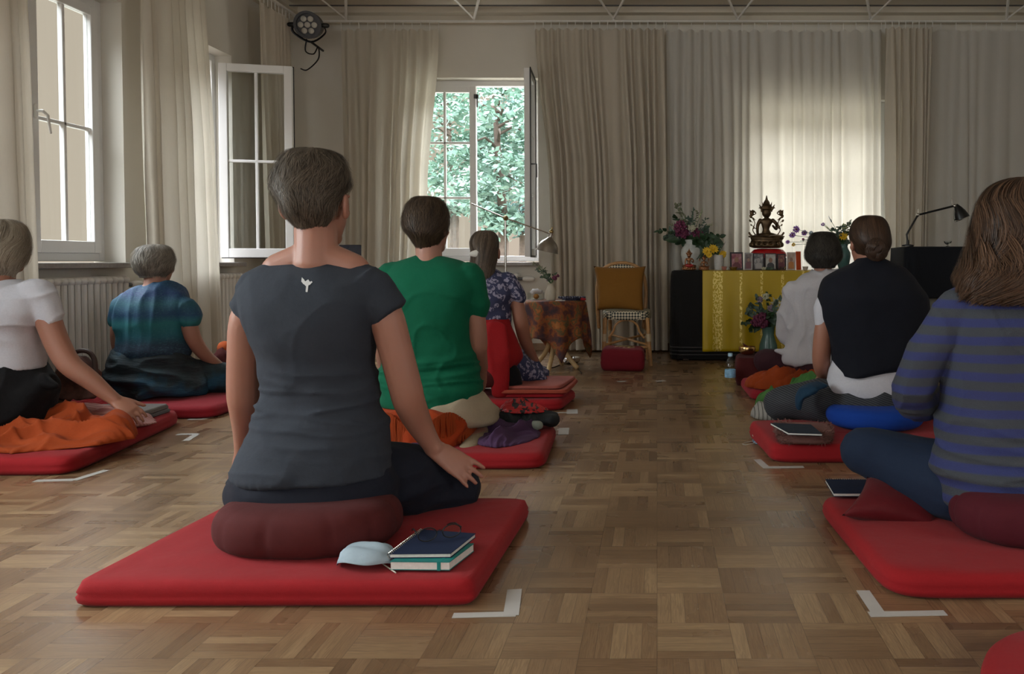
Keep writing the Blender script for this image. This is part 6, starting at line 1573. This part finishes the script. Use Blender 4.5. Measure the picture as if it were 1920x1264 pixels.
# statues
BRZ = P('dark_bronze', (.10,.065,.035,1), .38, metal=.85, var=.35, vs=30, bs=.3, bscale=90)
COP = P('copper_gilt', (.25,.11,.05,1), .35, metal=.8, var=.35, vs=50)
def seated_statue(name, px, pyb, Ys, k, mat, label, side_stems=True, red=False):
    "seated figure on a lotus throne, k = total height"
    b = at(px, pyb, Ys); g = lambda x, y, z: b + Vector((x, y, z))*k
    m = MB()
    m.lathe([(.001,0),(.24*k,0),(.30*k,.02*k),(.31*k,.05*k),(.27*k,.075*k),(.25*k,.09*k),(.30*k,.12*k),(.30*k,.145*k),(.001,.15*k)], b, 40, sy=.72)
    for j in range(16):
        a = 2*PI*j/16; m.ell(g(math.cos(a)*.29, math.sin(a)*.20, .065), (.045*k,.03*k,.05*k), nu=8, nv=6)
    # folded legs, hips
    m.tube([g(-.26,-.06,.19), g(-.12,-.14,.18), g(.05,-.17,.17), g(.2,-.13,.17)], [.055*k,.06*k,.05*k,.035*k], 12, sub=4)
    m.tube([g(.27,-.04,.20), g(.15,-.12,.19), g(0,-.15,.19)], [.058*k,.06*k,.045*k], 12, sub=4)
    m.tube([g(-.24,-.04,.19), g(-.05,0,.22), g(.05,0,.22), g(.24,-.02,.19)], [.06*k,.085*k,.085*k,.06*k], 12, sub=4)
    # torso
    m.tube([g(0,.0,.2), g(-.005,-.0,.30), g(-.01,-.0,.36), g(-.005,0,.46), g(0,0,.53), g(0,0,.57)], [(.10*k,.08*k),(.085*k,.06*k),(.065*k,.05*k),(.10*k,.065*k),(.12*k,.06*k),(.05*k,.04*k)], 16, sub=4)
    # arms
    m.tube([g(-.12,0,.53), g(-.165,-.01,.44), g(-.175,-.03,.33), g(-.17,-.08,.22)], [.038*k,.034*k,.028*k,.022*k], 10, sub=4)
    m.tube([g(.12,0,.53), g(.19,-.02,.45), g(.17,-.1,.36), g(.10,-.14,.42)], [.038*k,.034*k,.028*k,.022*k], 10, sub=4)
    # head, ears, crown
    m.tube([g(0,0,.56), g(0,0,.64)], .03*k, 10); m.ell(g(0,-.01,.67), (.088*k,.08*k,.098*k)); 
    for s_ in (-1,1): m.ell(g(s_*.072,0,.66), (.014*k,.02*k,.04*k)); m.ell(g(s_*.09,0,.71), (.025*k,.015*k,.025*k))
    m.tube([g(0,-.07,.68), g(0,-.085,.66)], .012*k, 6)
    m.lathe([(.085*k,.72*k),(.105*k,.74*k),(.09*k,.80*k),(.065*k,.84*k),(.06*k,.87*k),(.025*k,.92*k),(.008*k,1.0*k)], b, 20)
    for j, (x, z) in enumerate(((-.13,.83),(-.08,.88),(0,.92),(.08,.88),(.13,.83),(-.14,.75),(.14,.75))):
        m.tube([g(x*.7,-.05,.73), g(x*.9,-.06,.77), g(x*1.15,-.05,z)], [.022*k,.02*k,.005*k], 8)
    if side_stems:
        for s_ in (-1,1):
            m.tube([g(s_*.18,-.02,.22), g(s_*.26,0,.34), g(s_*.22,0,.48), g(s_*.28,0,.60), g(s_*.20,0,.66), g(s_*.24,0,.72)], [.012*k,.011*k,.010*k,.010*k,.009*k,.006*k], 8, sub=5)
            for x, z, r_ in ((.28,.66,.05),(.30,.60,.035),(.31,.52,.028),(.26,.70,.03),(.29,.44,.022),(.24,.39,.024),(.32,.28,.03),(.29,.24,.03),(.33,.22,.02),(.25,.56,.025),(.31,.71,.018)):
                m.ell(g(s_*x,.0,z), (r_*k*.8,r_*k*.6,r_*k*1.1), Matrix.Rotation(s_*.5,3,'Y'), nu=8, nv=6)
                m.tube([g(s_*x,0,z), g(s_*(x-.05),0,z-.03)], .008*k, 6)
    f_ = fused(m, max(.0022, k*.0085), 1)
    o = build(name, f_, mat, base=b, ang=180, normals=False); tag(o, label, 'statue')
    if red:
        build('red_robe', MB().tube([g(-.12,-.17,.22), g(0,-.19,.20), g(.12,-.17,.22)], [.07*k,.08*k,.07*k], 10), P('red_lacquer', (.35,.012,.01,1), .4), o, label='red cloth across the lap')
    return o
zped = at(1440,466,6.86).z
ped = MB(); px0, px1 = at(1410,480,6.86).x, at(1472,480,6.86).x
ped.box((px0,6.78,ZA),(px1,6.97,zped-.08)); tag(build('statue_plinth', ped, P('dark_wood', (.03,.012,.01,1), .4), base=((px0+px1)/2,6.87,ZA), smooth=False, bev=.004), 'dark box plinth hidden behind the photo frames under the red dome cushion', 'plinth')
dc = ((px0+px1)/2, 6.875, 0)
tag(build('dome_cushion', MB().lathe([(.001,zped-.0795),(.15,zped-.0795),(.158,zped-.06),(.15,zped-.035),(.125,zped-.01),(.08,zped-.001),(.001,zped)], dc, 40, sy=.62), P('red_satin', (.40,.006,.008,1), .35), base=(dc[0],dc[1],zped-.08)), 'shiny red dome cushion under the tall bronze statue', 'cushion')
seated_statue('bronze_statue', 1437, 465.5, 6.87, at(1432,367,6.87).z - zped, BRZ, 'tall dark bronze seated deity statue with flowering stems on the red dome cushion')
seated_statue('gilt_statue', 1292, 507, 6.70, .185, COP, 'small gilded seated statue with red lap in front of the white vase', False, True)
seated_statue('gilt_statue', 1320, 507, 6.68, .135, COP, 'smaller dark copper statue between the white vase and the white beaker', True, False)
# photographs
def mat_photo(name, a, b, c, sc):
    m, n, bs, o = newmat(name); v = coords(n); rp = nd(n,'ValToRGB'); n.links.new(noi(n, v, sc, 2), rp.inputs[0]); e_ = rp.color_ramp.elements
    e_[0].position = .35; e_[0].color = a; e_[1].position = .65; e_[1].color = c; e_.new(.5).color = b
    n.links.new(rp.outputs[0], bs.inputs['Base Color']); bs.inputs['Roughness'].default_value = .3; return m
def photo(x0, x1, y0, y1, Yf, tilt, fcol, cols, skin, cloth_, label, sc=25, fw=.008):
    p0, p1 = at(x0, y1, Yf).x, at(x1, y1, Yf).x; w_ = p1-p0; h_ = at(x0,y0,Yf).z - ZA; xm_ = (p0+p1)/2
    t = thing('photo_frame', (xm_, Yf, ZA), label, 'framed photo', 'row of framed portraits on the altar')
    M = Matrix.Rotation(tilt, 3, 'Z') @ Matrix.Rotation(-.12, 3, 'X'); o_ = Vector((xm_, Yf, ZA+.001))
    g = lambda x, y, z: o_ + M @ Vector((x, y, z))
    def bxx(m, a, b):
        vs = [g(x,y,z) for z in (a[2],b[2]) for x,y in ((a[0],a[1]),(b[0],a[1]),(b[0],b[1]),(a[0],b[1]))]
        m.add(vs, [(0,3,2,1),(4,5,6,7),(0,1,5,4),(1,2,6,5),(2,3,7,6),(3,0,4,7)])
    m = MB(); W_ = w_/2-.001; bxx(m, (-W_,-.004,0), (-W_+fw,.006,h_)); bxx(m, (W_-fw,-.004,0), (W_,.006,h_)); bxx(m, (-W_+fw,-.004,0), (W_-fw,.006,fw)); bxx(m, (-W_+fw,-.004,h_-fw), (W_-fw,.006,h_)); bxx(m, (-W_+fw,.004,fw),(W_-fw,.006,h_-fw))
    build('frame', m, fcol, t, smooth=False)
    m = MB(); bxx(m, (-W_+fw,0,fw), (W_-fw,.004,h_-fw)); build('photo_print', m, mat_photo('print_%d' % x0, *cols, sc), t, smooth=False)
    s_ = min(W_, h_*.4); zc = h_*.58
    m = MB(); m.add([g(math.cos(k*PI/10)*s_*.33, -.001, zc+math.sin(k*PI/10)*s_*.42) for k in range(20)], [tuple(range(20))])
    build('portrait_face', m, skin, t, smooth=False)
    m = MB(); m.add([g(*q) for q in ((-s_*.62,-.0008,fw),(s_*.62,-.0008,fw),(s_*.6,-.0008,zc-s_*.75),(s_*.25,-.0008,zc-s_*.42),(-s_*.25,-.0008,zc-s_*.42),(-s_*.6,-.0008,zc-s_*.75))], [tuple(range(6))])
    build('portrait_robe', m, cloth_, t, smooth=False)
    return t
FRD = P('dark_frame', (.018,.010,.014,1), .4); FRG = P('grey_frame', (.30,.28,.28,1), .5); FRW = P('white_frame', (.50,.46,.44,1), .5); SK = P('print_skin', (.28,.14,.09,1), .4); SKG = P('print_grey', (.35,.33,.33,1), .4); RB = P('print_maroon', (.12,.02,.03,1), .4); RK = P('print_black', (.02,.02,.025,1), .4); RY = P('print_orange', (.42,.16,.02,1), .4)
photo(1369,1394,473,507,6.66,.12,FRD,((.20,.03,.06,1),(.30,.10,.12,1),(.42,.22,.25,1)),SK,RB,'leftmost framed portrait in the altar row, maroon robed figure in a dark frame', fw=.012)
photo(1395,1411,474,507,6.67,-.3,FRG,((.06,.04,.04,1),(.12,.08,.07,1),(.25,.2,.18,1)),SK,RB,'narrow angled portrait of a bare-armed figure, second from the left in the row')
photo(1412,1433,475,507,6.66,.05,FRD,((.08,.08,.09,1),(.2,.2,.21,1),(.42,.42,.43,1)),SKG,SKG,'black and white portrait of a pale haired figure, in front of the red dome')
photo(1434,1456,475,507,6.66,-.05,FRD,((.30,.28,.26,1),(.42,.40,.37,1),(.5,.48,.45,1)),SK,RK,'portrait of a black-clad sitting figure on a pale ground in a dark frame')
photo(1457,1474,476,507,6.66,.1,FRD,((.10,.03,.03,1),(.2,.06,.05,1),(.3,.15,.12,1)),SK,RB,'small portrait in a white mount within a dark frame, third from the right end', fw=.010)
photo(1475,1492,473,507,6.67,-.15,FRW,((.3,.22,.2,1),(.4,.3,.22,1),(.5,.42,.34,1)),SK,RY,'portrait of an orange robed figure beside the plain orange card')
oc = at(1497,507,6.66); tag(build('orange_card', MB().obox((oc.x,6.66,ZA+.078), (sz(11,6.66),.006,.154), rotz=.5, rx=-.05), P('orange_paper', (.52,.07,.012,1), .7), base=(oc.x,6.66,ZA), smooth=False), 'plain upright orange card at the right end of the portrait row', 'card')
# offerings
def small_bowl(px, Yb, r_, h_, mat, label, cat='bowl', name='offering_bowl'):
    x = at(px,505,Yb).x; tag(build(name, MB().lathe([(.001,0),(r_*.6,0),(r_*.75,h_*.2),(r_,h_*.9),(r_,h_),(r_*.92,h_),(r_*.6,h_*.3),(.001,h_*.25)], (x,Yb,ZA), 24), mat, base=(x,Yb,ZA)), label, cat)
small_bowl(1375,6.60,.034,.026,BRASS,'tiny brass bowl in front of the leftmost altar portrait')
small_bowl(1468,6.60,.026,.028,mat_clear('tealight_glass'),'small clear candle glass in front of the right-hand portraits','candle glass','candle_glass')
small_bowl(1358,6.60,.022,.03,P('pink_glass', (.35,.15,.12,1), .2),'small reddish candle cup beside the white beaker','candle cup','candle_cup')
small_bowl(1510,6.60,.024,.03,P('pale_glass', (.45,.40,.34,1), .2),'small pale candle cup right of the orange card','candle cup','candle_cup')
lp = thing('lotus_candle', (at(1438,505,6.59).x,6.59,ZA), 'small white and green flower lying before the middle portraits', 'flower')
m = MB(); mm = MB(); c_ = Vector((at(1438,505,6.59).x,6.59,ZA+.004))
for k in range(9): leafq(m, c_ + Vector((-.025,0,0)), (math.cos(k*.7)*.8-.2, math.sin(k*.7)*.4, .5), .03, .016); leafq(mm, c_+Vector((.02,0,0)), (math.cos(k*.7), math.sin(k*.7)*.5, .35), .045, .016)
build('petals', m, PET['white'], lp, smooth=False, normals=False); build('leaves', mm, LEAFG, lp, smooth=False, normals=False)
# ---- black draped stand with desk lamp
BY = 6.15; X0, X1 = at(1697,470,BY).x, at(1860,470,BY).x; zt_ = at(1697,463,BY).z; zb_ = at(1740,556,BY).z
st = thing('draped_stand', ((X0+X1)/2, BY+.2, 0), 'high narrow stand draped in black cloth to the right of the altar', 'stand')
build('stand_body', MB().box((X0+.18,BY+.06,0),(X1-.05,BY+.4,zt_-.015)), P('grey_board', (.16,.16,.13,1), .7), st, smooth=False, bev=.004)
build('leg', MB().box((X0+.14,BY+.03,0),(X0+.18,BY+.07,zt_-.015)), BLACKM, st, smooth=False)
def dfn(u, v):
    per = 2*((X1-X0)+.42); 
    W_, D_ = (X1-X0)/2, .21; a = 2*PI*u; ca, sa = math.cos(a), math.sin(a)
    x = math.copysign(abs(ca)**.18, ca); y = math.copysign(abs(sa)**.18, sa)
    if v < .2: k = v/.2; return Vector(((X0+X1)/2+x*W_*k, BY+.2+y*D_*k, zt_+.002))
    k = (v-.2)/.8; f = .016*math.sin(a*13)*k
    return Vector(((X0+X1)/2+x*(W_+.004)+f*ca, BY+.2+y*(D_+.004)+f*sa, zt_-(zt_-zb_)*k*(1+.04*math.sin(a*3))))
build('drape', MB().grid(dfn, 140, 24), cloth('black_blue_cloth', (.010,.012,.018,1), bs=.4), st, ang=70, solid=.003, normals=False, label='black draped cloth')
dl = thing('desk_lamp', (at(1699,450,6.2).x, 6.2, zt_), 'black jointed desk lamp reaching right from the left end of the draped stand', 'lamp')
L0 = Vector((at(1702,450,6.2).x, 6.2, zt_+.004)); L1 = at(1721,403,6.2); L2 = at(1790,386,6.2)
build('base', MB().lathe([(.001,0),(.045,0),(.045,.012),(.012,.018),(.010,.05),(.001,.05)], L0, 24), BLACKM, dl)
build('arm', MB().tube([L0+Vector((0,0,.03)), at(1700,440,6.2), L1], .008, 8, rnd=True), BLACKM, dl); build('arm', MB().tube([L1, L2], .008, 8), BLACKM, dl)
build('joint', MB().ell(L1, .014).tube([L1, L1+Vector((0,0,.05))], .003, 6), STEEL, dl); build('joint', MB().ell(L2, .014).tube([L2+Vector((-.02,0,0)), L2+Vector((-.025,0,.06))], .003, 6), STEEL, dl)
top = at(1794,386,6.2); ax = (top-at(1804,411,6.2)).normalized(); e1 = ax.cross(Vector((0,1,0))).normalized(); e2 = ax.cross(e1).normalized()
rs_ = []
for r_, t_ in ((.010,-.012),(.018,0),(.030,.02),(.045,.05),(.056,.085),(.060,.105),(.055,.105),(.042,.06),(.015,.02)):
    rs_.append([top - ax*t_ + (e1*math.cos(2*PI*j/32)+e2*math.sin(2*PI*j/32))*r_ for j in range(32)])
build('lamp_shade', MB().rings(rs_), BLACKM, dl, label='black cone shade')
build('rim', MB().tube([top - ax*.107 + (e1*math.cos(2*PI*j/32)+e2*math.sin(2*PI*j/32))*.058 for j in range(33)], .0045, 6, rnd=False), STEEL, dl)
gb = at(1777,455,6.3); x = gb.x
tag(build('glass_bowl', MB().lathe([(.001,0),(.018,0),(.010,.008),(.010,.014),(.026,.03),(.030,.045),(.028,.045),(.022,.03),(.001,.018)], (x,6.3,zt_+.004), 24), CLEAR, base=(x,6.3,zt_+.004)), 'tiny clear glass bowl standing on the black draped stand', 'bowl')
